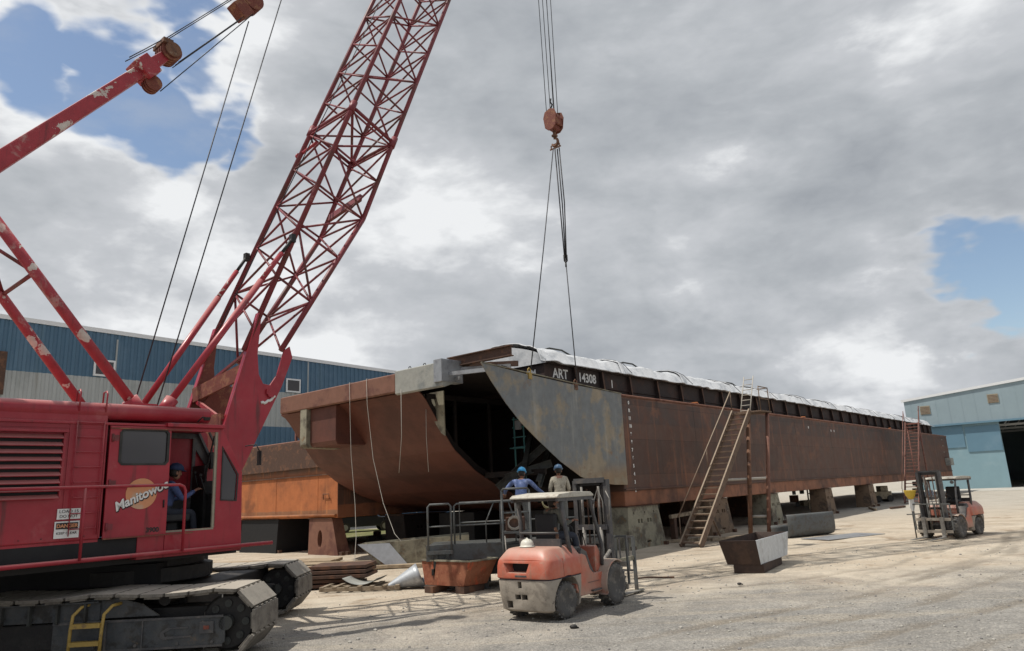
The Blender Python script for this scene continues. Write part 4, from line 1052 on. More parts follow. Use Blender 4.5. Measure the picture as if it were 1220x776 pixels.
# hoist falls to the hook
HK = Vector((1.9, 23.95, 0))
inv = crane.matrix_basis.copy()
inv = (Matrix.Translation(CB) @ Matrix.Rotation(-CAZ, 4, 'Z')).inverted()
hk = inv @ HK
tipc2 = Vector((hk.x, hk.y-.0, BRp(TT)[1]-.3))
m = MB()
m.beam((XM,BRp(TT)[0]-.2,BRp(TT)[1]), (XM,hk.y+.1,tipc2.z+.35), .5, .3); m.build('boom_head', M['boom_red'], crane)
sheaves('tip_sheave', tipc2, .35, 5, .1, M['rust_red'], crane)
m = MB()
for i in range(5):
    dx = -.2+.1*i
    m.tube(tipc2+Vector((dx*1.0,.3*(1 if i%2 else -1),0)), Vector((hk.x+dx*.9, hk.y+.16*(1 if i%2 else -1), 15.55)), .014, 6)
m.build('hoist_rope', M['rope'], crane)

# crawlers ----------------------------------------------------------
TRAZ = R(90-88)
def track(ox, oy, ladder):
    """ox, oy world position of the front (right) end, near edge; track runs to the left"""
    root_w = Matrix.Translation((ox, oy, 0)) @ Matrix.Rotation(TRAZ, 4, 'Z')
    T = inv @ root_w
    W_ = 1.12; Lt = 6.5; Rr = .47
    def mb(): a = MB(); a.T = T; return a
    m = mb(); m.bb(-Lt+.75, -.75, .33, .8, .3, .74); m.bb(-4.4,-2.0,.15,.98,.25,.62)
    tr = m.build('crawler', M['black'], crane, bevel=.02)
    # belt path: bottom, front arc, top with sag, rear arc
    pts = []
    zc = Rr+.04; x0 = -Lt+Rr+.05; x1 = -Rr-.05
    def top(x):
        u = (x-x0)/(x1-x0)
        return zc+Rr - .05*abs(math.sin(3*PI*u))**1.0*(1 if u < 1 else 0) + .02
    N1 = 200
    path = [(x0+(x1-x0)*i/N1, .035) for i in range(N1+1)]
    path += [(x1+Rr*math.sin(PI*i/60), zc-Rr*math.cos(PI*i/60)+(.02*i/60)) for i in range(1, 60)]
    path += [(x1+(x0-x1)*i/N1, top(x1+(x0-x1)*i/N1)) for i in range(N1+1)]
    path += [(x0-Rr*math.sin(PI*i/60), zc+Rr*math.cos(PI*i/60)) for i in range(1, 60)]
    path.append(path[0])
    cum = [0]
    for p, q in zip(path, path[1:]): cum.append(cum[-1] + math.hypot(q[0]-p[0], q[1]-p[1]))
    tot = cum[-1]; n = round(tot/.36); pitch = tot/n
    def at(d):
        d %= tot
        lo = 0; hi = len(cum)-1
        while hi-lo > 1:
            mid = (lo+hi)//2
            if cum[mid] <= d: lo = mid
            else: hi = mid
        k = (d-cum[lo])/(cum[hi]-cum[lo]+1e-9); p, q = path[lo], path[hi]
        return Vector((p[0]+(q[0]-p[0])*k, p[1]+(q[1]-p[1])*k))
    for i in range(n):
        p = at(i*pitch); q = at(i*pitch+pitch*.9)
        d = (q-p).normalized(); nn = Vector((d.y, -d.x))     # outward
        c = (p+q)/2
        Rm = Matrix(((d.x, 0, nn.x), (0, 1, 0), (d.y, 0, nn.y)))
        m = mb()
        j = rnd.uniform(-.006,.006)
        m.box((c.x+nn.x*.0, W_/2+j, c.y+nn.y*.0), ((q-p).length, W_, .05), Rm)
        m.box((c.x-nn.x*.05, W_/2, c.y-nn.y*.05), ((q-p).length*.8, .3, .07), Rm)
        for e in (.06, W_-.06): m.box((c.x-nn.x*.035, e+j, c.y-nn.y*.035), ((q-p).length*.7, .06, .04), Rm)
        # grouser teeth between neighbours
        for e in range(5):
            m.box((q.x, .12+.22*e+j, q.y), (.05, .1, .045), Rm)
        m.build('track_shoe', M['track'], tr, bevel=.006)
    for xx, nm in ((x1, 'idler_wheel'), (x0, 'drive_wheel')):
        m = mb(); m.lathe([(.1,.22),(.36,.22),(.4,.27),(.4,.85),(.36,.9),(.1,.9)], (xx,0,zc), 'y', 28)
        wv = m.build(nm, M['black'], tr)
        for k in range(8):
            m = mb(); a_ = 2*PI*k/8; m.lathe([(.055,.2),(.055,.212)], (xx+.26*math.cos(a_),0,zc+.26*math.sin(a_)), 'y', 12); m.build('hub_cap', M['deck_grey'], tr)
        m = mb(); m.lathe([(.1,.1),(.1,.2)], (xx,0,zc), 'y', 16); m.build('hub', M['deck_grey'], tr)
    for k in range(8):
        m = mb(); m.lathe([(.12,.3),(.16,.32),(.16,.8),(.12,.82)], (-Lt+1.15+k*.6,0,.24), 'y', 18); m.build('track_roller', M['black'], tr)
    for k in range(3):
        m = mb(); m.lathe([(.09,.3),(.09,.8)], (-Lt+1.6+k*1.7,0,.86), 'y', 14); m.build('carrier_roller', M['black'], tr)
    # outer plate work of the side frame
    m = mb(); m.prism([(-3.0,.2),(-.6,.2),(-.52,.26),(-.52,.6),(-.6,.62),(-3.0,.64)], 'y', .10, .13)
    pv = m.build('frame_plate', M['frame_grey'], tr, bevel=.006)
    m = mb(); m.bb(-3.0,-.55,.09,.1,.6,.63); m.bb(-3.0,-.55,.09,.1,.2,.23); m.bb(-2.25,-2.22,.08,.1,.2,.62); m.bb(-1.72,-1.7,.088,.1,.22,.6)
    m.prism([(-1.45,.36),(-1.4,.33),(-1.0,.35),(-1.0,.37),(-1.38,.37),(-1.4,.42),(-1.3,.47),(-1.05,.47),(-1.05,.49),(-1.35,.49),(-1.45,.43)],'y',.085,.1)
    for x_ in (-2.4,-1.8,-1.2,-.7):
        m.lathe([(.022,.08),(.022,.1)], (x_,0,.27), 'y', 10)
    m.box((-.78,.09,.47),(.2,.03,.16)); m.build('plate_trim', M['lift_grey'], tr)
    m = mb(); m.bb(-5.9,-2.15,1.4,3.6,.35,1.3) if ladder else m.box((-2.5,.9,.5),(.3,.2,.2)); m.build('carbody_frame', M['void'], tr)
    m = mb(); m.box((-.78,.07,.47),(.08,.02,.05)); m.build('grease_port', M['rust_red'], tr)
    m = mb(); m.prism([(-3.55,.66),(-1.9,.66),(-1.5,.66),(-1.75,.83),(-2.1,.93),(-3.55,.93)], 'y', .14, .17); m.build('side_guard', M['frame_grey'], tr)
    m = mb(); m.bb(-4.2,-2.35,.12,.16,.64,.9); m.bb(-4.2,-2.35,.06,.13,.885,.905); m.build('step_box', M['frame_grey'], tr)
    for k in range(5):
        m = mb(); m.bb(-4.15+k*.4,-4.12+k*.4,.05,.12,.62,.885); m.build('step_rib', M['deck_grey'], tr)
    if ladder:
        m = mb()
        for xx in (-2.64,-2.2):
            m.path([(xx+.14,.15,.86),(xx+.06,.05,.84),(xx,-.05,.74),(xx-.01,-.07,.55),(xx-.02,-.08,.08)], .024, 8)
        for z in (.6,.36,.14): m.box((-2.43,-.07,z),(.42,.1,.06))
        m.build('boarding_ladder', M['yellow'], tr)
track(-3.88, 11.02, True)
track(-4.42, 14.85, False)
m = MB(); 
# carbody beams to both crawlers
A_ = inv @ Vector((-7.2,11.6,.75)); B_ = inv @ Vector((-7.2,15.4,.75)); m.beam(A_, B_, 1.2, .45)
A_ = inv @ Vector((-5.6,11.7,.72)); B_ = inv @ Vector((-5.6,15.4,.72)); m.beam(A_, B_, .7, .4)
m.build('carbody', M['black'], crane, bevel=.03)

# ------------------------------------------------------------------ hook block and slings
hb = empty('hook_block', (HK.x, HK.y, 14.15)); hb.rotation_euler = (0,0,-CAZ)
tag(hb, 'orange-red crane hook block hanging above the barge bow', 'hook block')
def hz(z): return z-14.15
m = MB(); m.prism([(-.3,hz(15.5)),(-.22,hz(15.72)),(.0,hz(15.8)),(.22,hz(15.72)),(.3,hz(15.5)),(.24,hz(15.08)),(.1,hz(14.95)),(-.1,hz(14.95)),(-.24,hz(15.08))], 'y', -.24, -.2)
m.prism([(-.3,hz(15.5)),(-.22,hz(15.72)),(.0,hz(15.8)),(.22,hz(15.72)),(.3,hz(15.5)),(.24,hz(15.08)),(.1,hz(14.95)),(-.1,hz(14.95)),(-.24,hz(15.08))], 'y', .2, .24)
m.build('cheek_plate', M['rust_red'], hb, bevel=.015)
m = MB(); m.box((.0,0,hz(15.12)),(.3,.4,.22)); m.box((-.2,0,hz(15.3)),(.08,.4,.3)); m.box((.2,0,hz(15.3)),(.08,.4,.3)); m.build('weight', M['rust_red'], hb, bevel=.02)
o = sheaves('sheave', (0,0,hz(15.42)), .25, 4, .085, M['rust_red'], hb, 'y')
m = MB(); m.tube((0,0,hz(14.96)),(0,0,hz(14.72)),.06,10); m.box((0,0,hz(14.78)),(.16,.16,.08)); m.build('swivel', M['rust_mid'], hb)
m = MB(); pts = []
for k in range(14):
    a_ = R(100) - R(270)*k/13; pts.append((.13*math.cos(a_)*1.0, 0, hz(14.52)+.15*math.sin(a_)))
m.path([(0,0,hz(14.72))]+pts, [.04]+[.035+.02*math.sin(PI*k/13) for k in range(14)], 8); m.build('hook', M['rust_mid'], hb)
m = MB(); m.path([(-.18,0,hz(14.3)),(-.19,0,hz(14.42)),(-.1,0,hz(14.45)),(.1,0,hz(14.45)),(.19,0,hz(14.42)),(.18,0,hz(14.3))], .025, 8); m.tube((-.24,0,hz(14.3)),(.24,0,hz(14.3)),.03,8)
m.build('shackle', M['rust_mid'], hb)
m = MB(); m.path([(-.05,0,hz(15.8)),(-.1,0.02,hz(15.95)),(-.02,0,hz(16.05)),(-.1,0,hz(16.2)),(-.06,0,hz(16.32))], .03, 6); m.build('chain_end', M['black'], hb)
pA = bworld(.16,-5.05,5.9); pB = bworld(.16,-2.6,5.72); top = Vector((HK.x, HK.y, 14.28))
def sling(name, pts, r, label, grp=None):
    o0 = Vector(pts[-1]); m = MB(); m.path([Vector(p)-o0 for p in pts], r, 6); o = m.build(name, M['rope'], None, loc=o0)
    tag(o, label, 'sling', grp); return o
sg = 'wire slings between the hook and the plate'
sling('wire_sling', [top+Vector((-.08,0,0)), top*.5+pA*.5+Vector((-.03,0,-.03)), pA], .018, 'single wire sling from the hook down to the yellow clamp on the grey plate', sg)
loop = Vector((2.0, 24.0, 10.0))
sling('wire_sling', [loop+Vector((0,0,.1)), pB], .018, 'thin lower wire from the doubled sling loop to the right clamp on the plate', sg)
for k, (dx, dy) in enumerate(((-.0,.0),(.1,.05),(.17,-.05))):
    a_ = top+Vector((dx*.9-.02,dy,0)); b_ = loop+Vector((dx*.35-.03,dy*.5,0))
    sling('wire_sling', [a_, a_*.5+b_*.5+Vector((.03*k,0,0)), b_+Vector((0,0,.02))], .022, ('leftmost strand of the doubled sling below the hook','middle strand of the doubled sling below the hook','rightmost strand of the doubled sling below the hook')[k], sg)
o0 = loop; m = MB(); m.path([(-.05,0,.2),(-.04,0,-.02),(0,0,-.1),(.05,0,-.02),(.05,0,.2)], .028, 6); m.tube((0,0,-.1),(0,0,-.25),.03,6)
tag(m.build('sling_link', M['black'], None, loc=o0), 'small black link joining the doubled sling to the thin lower wire', 'shackle')
# ------------------------------------------------------------------ buildings
bl = empty('blue_warehouse', (-16.756, 54, 0), -R(40))
tag(bl, 'long corrugated warehouse with blue and white bands behind the crane', 'warehouse')
def topz(s): return 13.0 - .018*(s+10)
def sheet(name, s0, s1, z0, z1, mt, pitch=.42, dep=.06, par=bl):
    m = MB(); ss = []; s = s0
    while s < s1:
        ss += [(s, 0), (s+pitch*.42, 0), (s+pitch*.52, dep), (s+pitch*.9, dep)]; s += pitch
    ss.append((s1, 0)); vs = []
    for s, d in ss:
        zt = z1(s) if callable(z1) else z1
        vs += [(d, s, z0), (d, s, zt)]
    m.add(vs, [(2*i, 2*i+2, 2*i+3, 2*i+1) for i in range(len(ss)-1)])
    return m.build(name, mt, par, fixn=False)
S0, S1 = -48, 16
sheet('lower_wall', S0, S1, 0, 7.6, M['blue_sheet']); sheet('middle_wall', S0, S1, 7.602, 10.2, M['white_sheet']); sheet('upper_wall', S0, S1, 10.202, topz, M['blue_sheet'])
m = MB(); m.add([(.1,S0,topz(S0)-.04),(.1,S1,topz(S1)-.04),(.1,S1,topz(S1)+.22),(.1,S0,topz(S0)+.22),(-.4,S0,topz(S0)+.24),(-.4,S1,topz(S1)+.24)],[(0,1,2,3),(3,2,5,4)]); m.build('eave_gutter', M['trim_white'], bl)
m = MB(); m.add([(-.4,S0,topz(S0)+.2),(-.4,S1,topz(S1)+.2),(-16,S1,topz(S1)+1.4),(-16,S0,topz(S0)+1.4),(-32,S0,topz(S0)+.2),(-32,S1,topz(S1)+.2)],[(0,1,2,3),(3,2,5,4)]); m.build('roof', M['white_sheet'], bl)
m = MB(); m.add([(-.001,S1,0),(-32,S1,0),(-32,S1,topz(S1)+.2),(-16,S1,topz(S1)+1.39),(-.001,S1,topz(S1)+.2)],[(0,1,2,3,4)]); m.add([(-.001,S0,0),(-32,S0,0),(-32,S0,topz(S0)+.2),(-16,S0,topz(S0)+1.39),(-.001,S0,topz(S0)+.2)],[(0,1,2,3,4)]); m.build('end_wall', M['blue_sheet'], bl)
for s, z in ((-.25, 10.75), (-13.6, 10.8)):
    m = MB(); m.bb(.05,.13,s-.62,s+.62,z-.52,z+.52); f = m.build('window', M['trim_white'], bl)
    m = MB(); m.bb(.131,.14,s-.5,s+.5,z-.4,z+.4); m.build('pane', M['glass'], f)
m = MB(); m.bb(.05,.12,-21.5,-18.75,8.8,11.25); m.build('loft_door', M['rust_dark'], bl)
for s_ in (-40,-27,-13,1,12):
    m = MB(); m.bb(.062,.075,s_,s_+.1,0,12.7); m.build('sheet_flashing', M['white_sheet'], bl)
m = MB(); m.tube((.14,-22,0),(.14,-22,12.8),.08,8); m.build('downpipe', M['trim_white'], bl)

hg = empty('blue_hangar', (49.34, 78.93, 0), -R(40)); hg.scale = (1.2,1.2,1.2)
tag(hg, 'pale blue steel hangar with open dark doorway at the right edge', 'hangar')
m = MB()
X0 = -5.0
def gz(x): return 8.38 + .0855*(x+5) if x < 14 else 8.38 + .0855*19 - .0855*(x-14)

for k_ in range(36):
    xs_ = X0+.5+k_*1.05
    if xs_ < 33: mm_ = MB(); mm_.bb(xs_,xs_+.04,-.012,-.002,5.92,gz(xs_)-.12); mm_.build('wall_seam', M['hangar'], hg)
m.prism([(X0,5.82),(34,5.82),(34,gz(33)),(14,gz(14)),(X0,gz(X0))], 'y', 0, .25); m.build('gable_wall', M['hangar'], hg)
m = MB(); m.prism([(X0-.2,gz(X0)-.1),(14,gz(14)-.05),(34,gz(33)-.1),(34,gz(33)+.12),(14,gz(14)+.2),(X0-.2,gz(X0)+.12)], 'y', -.12, -.002); m.build('roof_edge', M['trim_white'], hg)
m = MB(); m.prism([(X0-.15,gz(X0)-.05),(14,gz(14)),(34,gz(33)-.05),(34,gz(33)+.08),(14,gz(14)+.15),(X0-.15,gz(X0)+.08)], 'y', .002, 40); m.build('roof', M['white_sheet'], hg)
m = MB(); m.bb(X0,X0+.2,.26,40,0,gz(X0)-.06); m.bb(33.8,34,.26,40,0,8.2); m.bb(X0+.2,33.8,39.7,40,0,8.3); m.build('side_wall', M['hangar'], hg)
m = MB(); m.bb(X0,2.25,.27,.33,0,5.8); m.build('sliding_door', M['hangar_door'], hg)
m = MB(); m.bb(-.45,2.2,.2,.262,3.25,5.5); m.build('door_dark_patch', M['hangar_dark'], hg)  # darker blue rectangles on the upper part of the door
m = MB(); m.bb(X0+.1,-.6,.2,.262,3.7,5.75); m.build('door_dark_patch', M['hangar_dark'], hg)
m = MB(); m.bb(14,33.8,.27,.33,0,5.8); m.build('sliding_door', M['hangar_door'], hg)
m = MB(); m.bb(X0,34,-.1,-.003,5.74,5.9); m.build('shadow_strip', M['hangar_dark'], hg)  # dark strip put where only a shadow line runs above the door
for x in (-3.3, 2.2, 8.0):
    m = MB(); m.bb(x-.42,x+.42,-.06,-.003,6.95+.0855*(x+3.3),7.75+.0855*(x+3.3)); v = m.build('vent', M['vent'], hg)
    m = MB()
    for k in range(6): m.bb(x-.38,x+.38,-.075,-.061,7.0+.0855*(x+3.3)+k*.12,7.04+.0855*(x+3.3)+k*.12)
    m.build('vent_slat', M['rust_mid'], v)
m = MB()
for s in (6, 14, 22): 
    m.bb(X0+.3,33.6,s,s+.15,5.6,5.8); m.bb(X0+.3,33.6,s,s+.15,6.9,7.05)
    for k in range(18): m.beam((X0+1+k*2,s+.07,5.75),(X0+2+k*2,s+.07,6.95),.08,.08,(0,1,0))
m.build('roof_truss', M['trim_white'], hg)
m = MB(); m.bb(4,9,16,24,0,3.2); m.build('stored_block', M['deck_grey'], hg, bevel=.05)
ap = MB(); ap.bb(-8,34,-9,-.3,.0,.03); ap.build('apron', mat('concrete_apron', (.46,.44,.39), second=(.36,.34,.3), scale=.6, rough=.9), None).matrix_world = Matrix.Translation((49.34,78.93,0)) @ Matrix.Rotation(-R(40),4,'Z') @ Matrix.Diagonal((1.2,1.2,1,1))
tag(bpy.data.objects['apron'], kind='structure')

# ------------------------------------------------------------------ stairways
def stairway(label, n0, n1, s0, s1, z1, steps, mt, rail_l=True, group='steel stairways leaning on the barge'):
    o0 = bworld((n0+n1)/2, s0); r = empty('stairway', o0, -BAZ); tag(r, label, 'stairway', group)
    wd = n1-n0; Ls = s1-s0
    for x in (-wd/2, wd/2):
        m = MB(); m.beam((x,0,0),(x,Ls,z1),.06,.27,(0,0,1)); m.build('stringer', M[mt], r, bevel=.004)
    for i in range(steps):
        k = (i+.6)/steps
        m = MB(); m.box((0,Ls*k,z1*k),(wd-.05,.24,.05)); m.build('tread', M[mt], r)
    if rail_l:
        x = -wd/2-.06
        m = MB(); m.tube((x,.1,1.0),(x,Ls+.1,z1+.92),.024,8)
        for k in (.02,.5,1): m.tube((x,Ls*k+.06,z1*k),(x,Ls*k+.08,z1*k+.95),.02,8)
        m.build('handrail', M[mt], r)
    return r
st1 = stairway('near brown steel stairway with handrail up to the barge deck', 1.42, 2.16, 1.2, 6.9, 4.95, 22, 'stair')
r = st1; y1 = 5.7; z1 = 4.95
m = MB(); m.bb(-.42,.85,y1,y1+1.15,z1-.06,z1); m.build('landing', M['stair'], r, bevel=.005)
m = MB(); 
for y in (y1+.1, y1+1.1): m.tube((.8,y,z1),(.8,y,z1+1.0),.022,8)
m.tube((.8,y1+.1,z1+1.0),(.8,y1+1.1,z1+1.0),.022,8); m.tube((.8,y1+.1,z1+.5),(.8,y1+1.1,z1+.5),.018,8); m.tube((.35,y1+1.1,z1+1.0),(.8,y1+1.1,z1+1.0),.022,8)
m.build('landing_rail', M['stair'], r)
m = MB()
for x in (-.05,.36): m.tube((x,y1+.0,z1-.1),(x+.04,y1+.75,z1+1.55),.022,8)
for i in range(7): k = (i+.4)/7; m.tube((-.03,y1+.75*k,z1-.05+1.6*k),(.38,y1+.75*k,z1-.05+1.6*k),.017,6)
m.build('upper_ladder', M['rope_light'], r)
for nm, a_, b_, r_, mt_ in (('prop_post',(.32,4.4,0),(.22,5.85,4.9),.085,'rust_mid'), ('prop_post',(1.05,4.4,0),(.75,6.6,4.9),.08,'headlog')):
    m = MB(); m.tube(a_,b_,r_,10); m.build(nm, M[mt_], r)
m = MB(); m.tube((-.1,3.2,2.2),(.35,6.8,2.2),.05,8); m.tube((.2,4.7,.75),(.95,4.8,.75),.05,8); m.build('cross_pipe', M['rope_light'], r)
m = MB(); m.beam((.33,0.2,0),(.33,2.8,2.2),.06,.05); m.beam((.3,1.2,1.0),(.1,2.2,.2),.05,.05); m.build('brace', M['stair'], r)
stairway('far reddish steel stairway with hooked handrails near the barge stern', 1.25, 2.15, 34.6, 38.9, 5.75, 24, 'stair_red')
st2 = COL.objects[-1] if False else None
fr_ = [o for o in bpy.data.objects if o.name.startswith('stairway')][-1]
m = MB(); m.tube((.55,.1,1.0),(.55,4.4,6.7),.024,8); m.path([(.55,4.3,6.6),(.55,4.5,6.95),(.5,4.9,7.0),(.4,5.2,6.6),(.3,5.3,5.9)],.022,6)
for k in (.0,.25,.5,.75,1): m.tube((.5,4.3*k+.06,5.75*k),(.52,4.3*k+.08,5.75*k+.95),.02,8)
m.build('handrail', M['stair_red'], fr_)
m = MB(); m.bb(-.5,.45,4.3,5.3,5.68,5.74); m.tube((-.4,4.4,5.7),(-.4,4.4,0),.05,8); m.tube((.4,4.4,5.7),(.4,4.4,0),.05,8); m.build('landing', M['stair_red'], fr_)

# ------------------------------------------------------------------ forklift
def forklift(label, loc, az):
    r = empty('forklift', loc, -az); tag(r, label, 'forklift', 'red forklifts in the yard')
    FA = 1.65
    # counterweight by stacked rounded sections
    def ring(z, y0, y1, hw, e=8, n=52):
        cy, hy = (y0+y1)/2, (y1-y0)/2; out = []
        for i in range(n):
            t = 2*PI*i/n; c_, s_ = math.cos(t), math.sin(t)
            out.append((hw*math.copysign(abs(c_)**(2/e), c_), cy+hy*math.copysign(abs(s_)**(2/e), s_), z))
        return out
    m = MB(); m.loft([ring(.15,-.42,.5,.49), ring(.19,-.49,.58,.54), ring(.5,-.53,.6,.57), ring(.66,-.545,.6,.58), ring(.68,-.54,.6,.575)])
    o = m.build('counterweight_base', M['lift_dusty'], r, bevel=.006)
    c = MB(); c.lathe([(.40,.26),(.40,.9)], (0,.03,.32), 'x', 30); c.lathe([(.40,-.9),(.40,-.26)], (0,.03,.32), 'x', 30)
    cuts2 = []
    for a_, b_ in (((-.05,-.5,.60),(.08,.3,.11)),((-.11,-.5,.40),(.12,.3,.085)),((.03,-.5,.40),(.12,.3,.085)),((-.3,-.5,.27),(.12,.3,.12))):
        q_ = MB(); q_.box(a_, b_); cuts2.append(q_)
    cut(o, c)
    for q_ in cuts2: cut(o, q_)
    m = MB(); m.box((-.05,-.34,.5),(.4,.1,.3)); m.build('pin_recess', M['void'], o)
    m = MB(); m.loft([ring(.682,-.53,.6,.572), ring(.70,-.535,.6,.572)]); m.build('trim_stripe', M['pants_dark'], r)
    m = MB(); m.loft([ring(.702,-.55,.62,.585), ring(.72,-.565,.62,.595), ring(.90,-.56,.62,.59), ring(.98,-.54,.6,.58), ring(1.0,-.535,.6,.57), ring(1.02,-.53,.6,.56), ring(1.16,-.42,.54,.47,7), ring(1.185,-.38,.52,.44,7), ring(1.195,-.34,.48,.41,7)])
    o = m.build('counterweight', M['lift_red'], r, bevel=.004)
    c = MB(); c.add([(-.42,-.7,.965),(.2,-.7,.965),(.12,-.7,.79),(-.32,-.7,.79),(-.34,-.36,.95),(.14,-.36,.95),(.1,-.36,.81),(-.28,-.36,.81)],[(0,1,2,3),(7,6,5,4),(0,4,5,1),(1,5,6,2),(2,6,7,3),(3,7,4,0)])
    c.box((0,-.6,1.005),(1.4,.14,.012)); c.box((.5,-.1,.86),(.3,.012,.3)) ; c.lathe([(.40,.26),(.40,.9)], (0,.03,.32), 'x', 30); c.lathe([(.40,-.9),(.40,-.26)], (0,.03,.32), 'x', 30)
    cut(o, c)
    m = MB(); m.box((-.09,-.36,.88),(.44,.02,.15)); m.build('radiator_grille', M['void'], o)
    # chassis and hood
    m = MB(); m.prism([(.36,.42),(.5,.30),(1.22,.30),(1.3,.4),(1.3,.64),(.98,.64),(.86,.74),(.74,.98),(.62,1.02),(.4,1.02)], 'x', -.545, .545)
    o = m.build('chassis', M['lift_red'], r, bevel=.015)
    m = MB(); m.prism([(.58,1.02),(.76,.97),(.88,.73),(.97,.66),(1.02,.66),(.92,.80),(.80,1.04),(.62,1.12)], 'x', -.53, .53); m.build('hood_side', M['lift_grey'], r, bevel=.01)
    m = MB(); m.bb(-.46,.46,.1,.72,1.0,1.14); m.build('seat_deck', M['lift_grey'], r, bevel=.02)
    m = MB(); m.box((0,.55,1.22),(.48,.48,.12)); m.box((0,.32,1.5),(.46,.12,.5)); m.build('seat', M['seat'], r, bevel=.04)
    m = MB(); m.bb(-.45,.45,.05,.1,1.14,1.32); m.tube((-.42,.06,1.42),(.42,.06,1.42),.02,8); m.build('rear_bar', M['lift_grey'], r)
    m = MB(); m.prism([(1.2,.64),(1.3,.64),(1.42,.75),(1.40,1.0),(1.30,1.12),(1.22,1.1)], 'x', -.46, .46); m.build('cowl', M['lift_red'], r, bevel=.02)
    m = MB(); m.tube((-.05,1.28,1.1),(-.05,1.02,1.36),.025,8); pts = [(-.05+.16*math.cos(2*PI*k/16),1.02+.11*math.sin(2*PI*k/16),1.37+.11*math.sin(2*PI*k/16)) for k in range(17)]; m.path(pts,.014,6)
    for k in (.15,.24): m.tube((k,1.25,1.1),(k+.02,1.14,1.32),.01,6); m.ball((k+.02,1.14,1.33),.02,8,6)
    m.build('steering_wheel', M['black'], r)
    # wheels
    def wheel(x, y, rad, wd, nm, steer=0):
        m = MB(); m.sm = True
        h = wd/2
        m.lathe([(rad*.55,-h*.8),(rad*.62,-h),(rad*.88,-h),(rad*.97,-h*.85),(rad,-h*.6),(rad,h*.6),(rad*.97,h*.85),(rad*.88,h),(rad*.62,h),(rad*.55,h*.8)], (0,0,0), 'x', 40)
        m.sm = False
        n = 22
        for k in range(n):
            for sd in (-1, 1):
                a_ = 2*PI*(k+(.25 if sd > 0 else -.25))/n
                Rm = Matrix.Rotation(a_, 3, 'X') @ Matrix.Rotation(sd*.45, 3, 'Z')
                m.box(Matrix.Rotation(a_, 3, 'X') @ Vector((sd*h*.47, 0, rad+.006)), (h*.85, rad*.13, .03), Rm)
        w_ = m.build(nm, M['tyre'], r); w_.location = (x, y, rad+.015); w_.rotation_euler = (0, 0, steer)
        m = MB(); m.sm = True
        m.lathe([(rad*.55,-h*.75),(rad*.5,-h*.7),(rad*.46,-h*.45),(rad*.3,-h*.4),(rad*.2,-h*.55),(.001,-h*.55)], (0,0,0), 'x', 30)
        m.lathe([(rad*.55,h*.75),(rad*.5,h*.7),(rad*.46,h*.45),(rad*.3,h*.4),(rad*.2,h*.6),(.001,h*.6)], (0,0,0), 'x', 30)
        m.build('rim', M['rim'], w_)
        m = MB()
        for k in range(6):
            a_ = 2*PI*k/6
            for sd in (-1,1): m.lathe([(.018,0),(.018,.012*1)], (sd*h*.45, rad*.38*math.cos(a_), rad*.38*math.sin(a_)), 'x', 8)
        m.build('wheel_nut', M['lift_grey'], w_)
        return w_
    wheel(-.46, .02, .29, .2, 'rear_wheel', -.1); wheel(.46, .02, .29, .2, 'rear_wheel', -.1)
    wheel(-.52, FA, .37, .27, 'front_wheel'); wheel(.52, FA, .37, .27, 'front_wheel')
    m = MB(); m.bb(-.38,.38,-.06,.1,.25,.38); m.bb(-.4,.4,FA-.1,FA+.1,.28,.5); m.build('axle', M['lift_grey'], r, bevel=.02)
    # front fenders
    for sx_ in (-1, 1):
        m = MB(); prof = []
        for k in range(13):
            a_ = R(60) + R(140)*k/12
            prof.append((FA+.43*math.cos(a_), .38+.43*math.sin(a_)+.02))
        inn = [(FA+.405*math.cos(R(60)+R(140)*k/12), .38+.405*math.sin(R(60)+R(140)*k/12)+.02) for k in range(13)]
        pts = prof + [(FA-.46,.24),(FA-.43,.24)] + inn[::-1]
        x0, x1 = sorted((sx_*.36, sx_*.665)); m.prism(pts, 'x', x0, x1)
        m.build('front_fender', M['lift_fender'], r, bevel=.012)
    # overhead guard
    for sx_ in (-1, 1):
        m = MB(); m.path([(sx_*.5,.3,1.0),(sx_*.5,.22,1.3),(sx_*.47,.10,2.06)], .04, 8); m.build('guard_rear_post', M['lift_grey'], r)
        m = MB(); m.path([(sx_*.5,1.38,.75),(sx_*.5,1.42,1.1),(sx_*.46,1.12,2.0),(sx_*.45,1.05,2.07)], .035, 8); m.build('guard_front_post', M['lift_grey'], r)
    m = MB(); m.prism([(-.08,2.06),(.0,2.10),(.5,2.13),(1.1,2.11),(1.2,2.06),(1.2,2.03),(-.08,2.03)], 'x', -.53, .53); m.build('guard_roof', M['guard_roof'], r, bevel=.012)
    m = MB()
    for k in range(7): m.bb(-.48,.48,.05+k*.17,.09+k*.17,1.98,2.028)
    m.bb(-.52,-.47,-.05,1.18,1.97,2.028); m.bb(.47,.52,-.05,1.18,1.97,2.028); m.build('guard_bars', M['lift_grey'], r)
    for sx_ in (-1,1):
        m = MB(); m.lathe([(.05,0),(.06,.03),(.06,.05)], (sx_*.42,1.26,1.92), 'y', 14); m.build('work_light', M['lift_grey'], r)
        m = MB(); m.box((sx_*.44,.07,1.9),(.05,.03,.07)); m.build('tail_light', M['lift_grey'], r)
    # hoses, latch and scuffed fittings
    m = MB(); m.path([(.3,.6,1.12),(.36,.5,1.2),(.33,.35,1.22),(.2,.3,1.14)],.014,6); m.build('fuel_hose', M['black'], r)
    m = MB(); m.bb(-.12,.12,-.572,-.562,.735,.765); m.build('latch_plate', M['lift_grey'], r)
    m = MB(); m.tube((.3,.2,1.14),(.3,.2,1.42),.03,10); m.tube((.3,.2,1.42),(.32,.12,1.5),.028,10); m.build('exhaust_pipe', M['rust_mid'], r)
    m = MB(); m.bb(.548,.56,.75,1.15,.50,.505); m.bb(.55,.6,.85,1.15,.34,.37); m.build('side_step', M['lift_grey'], r)
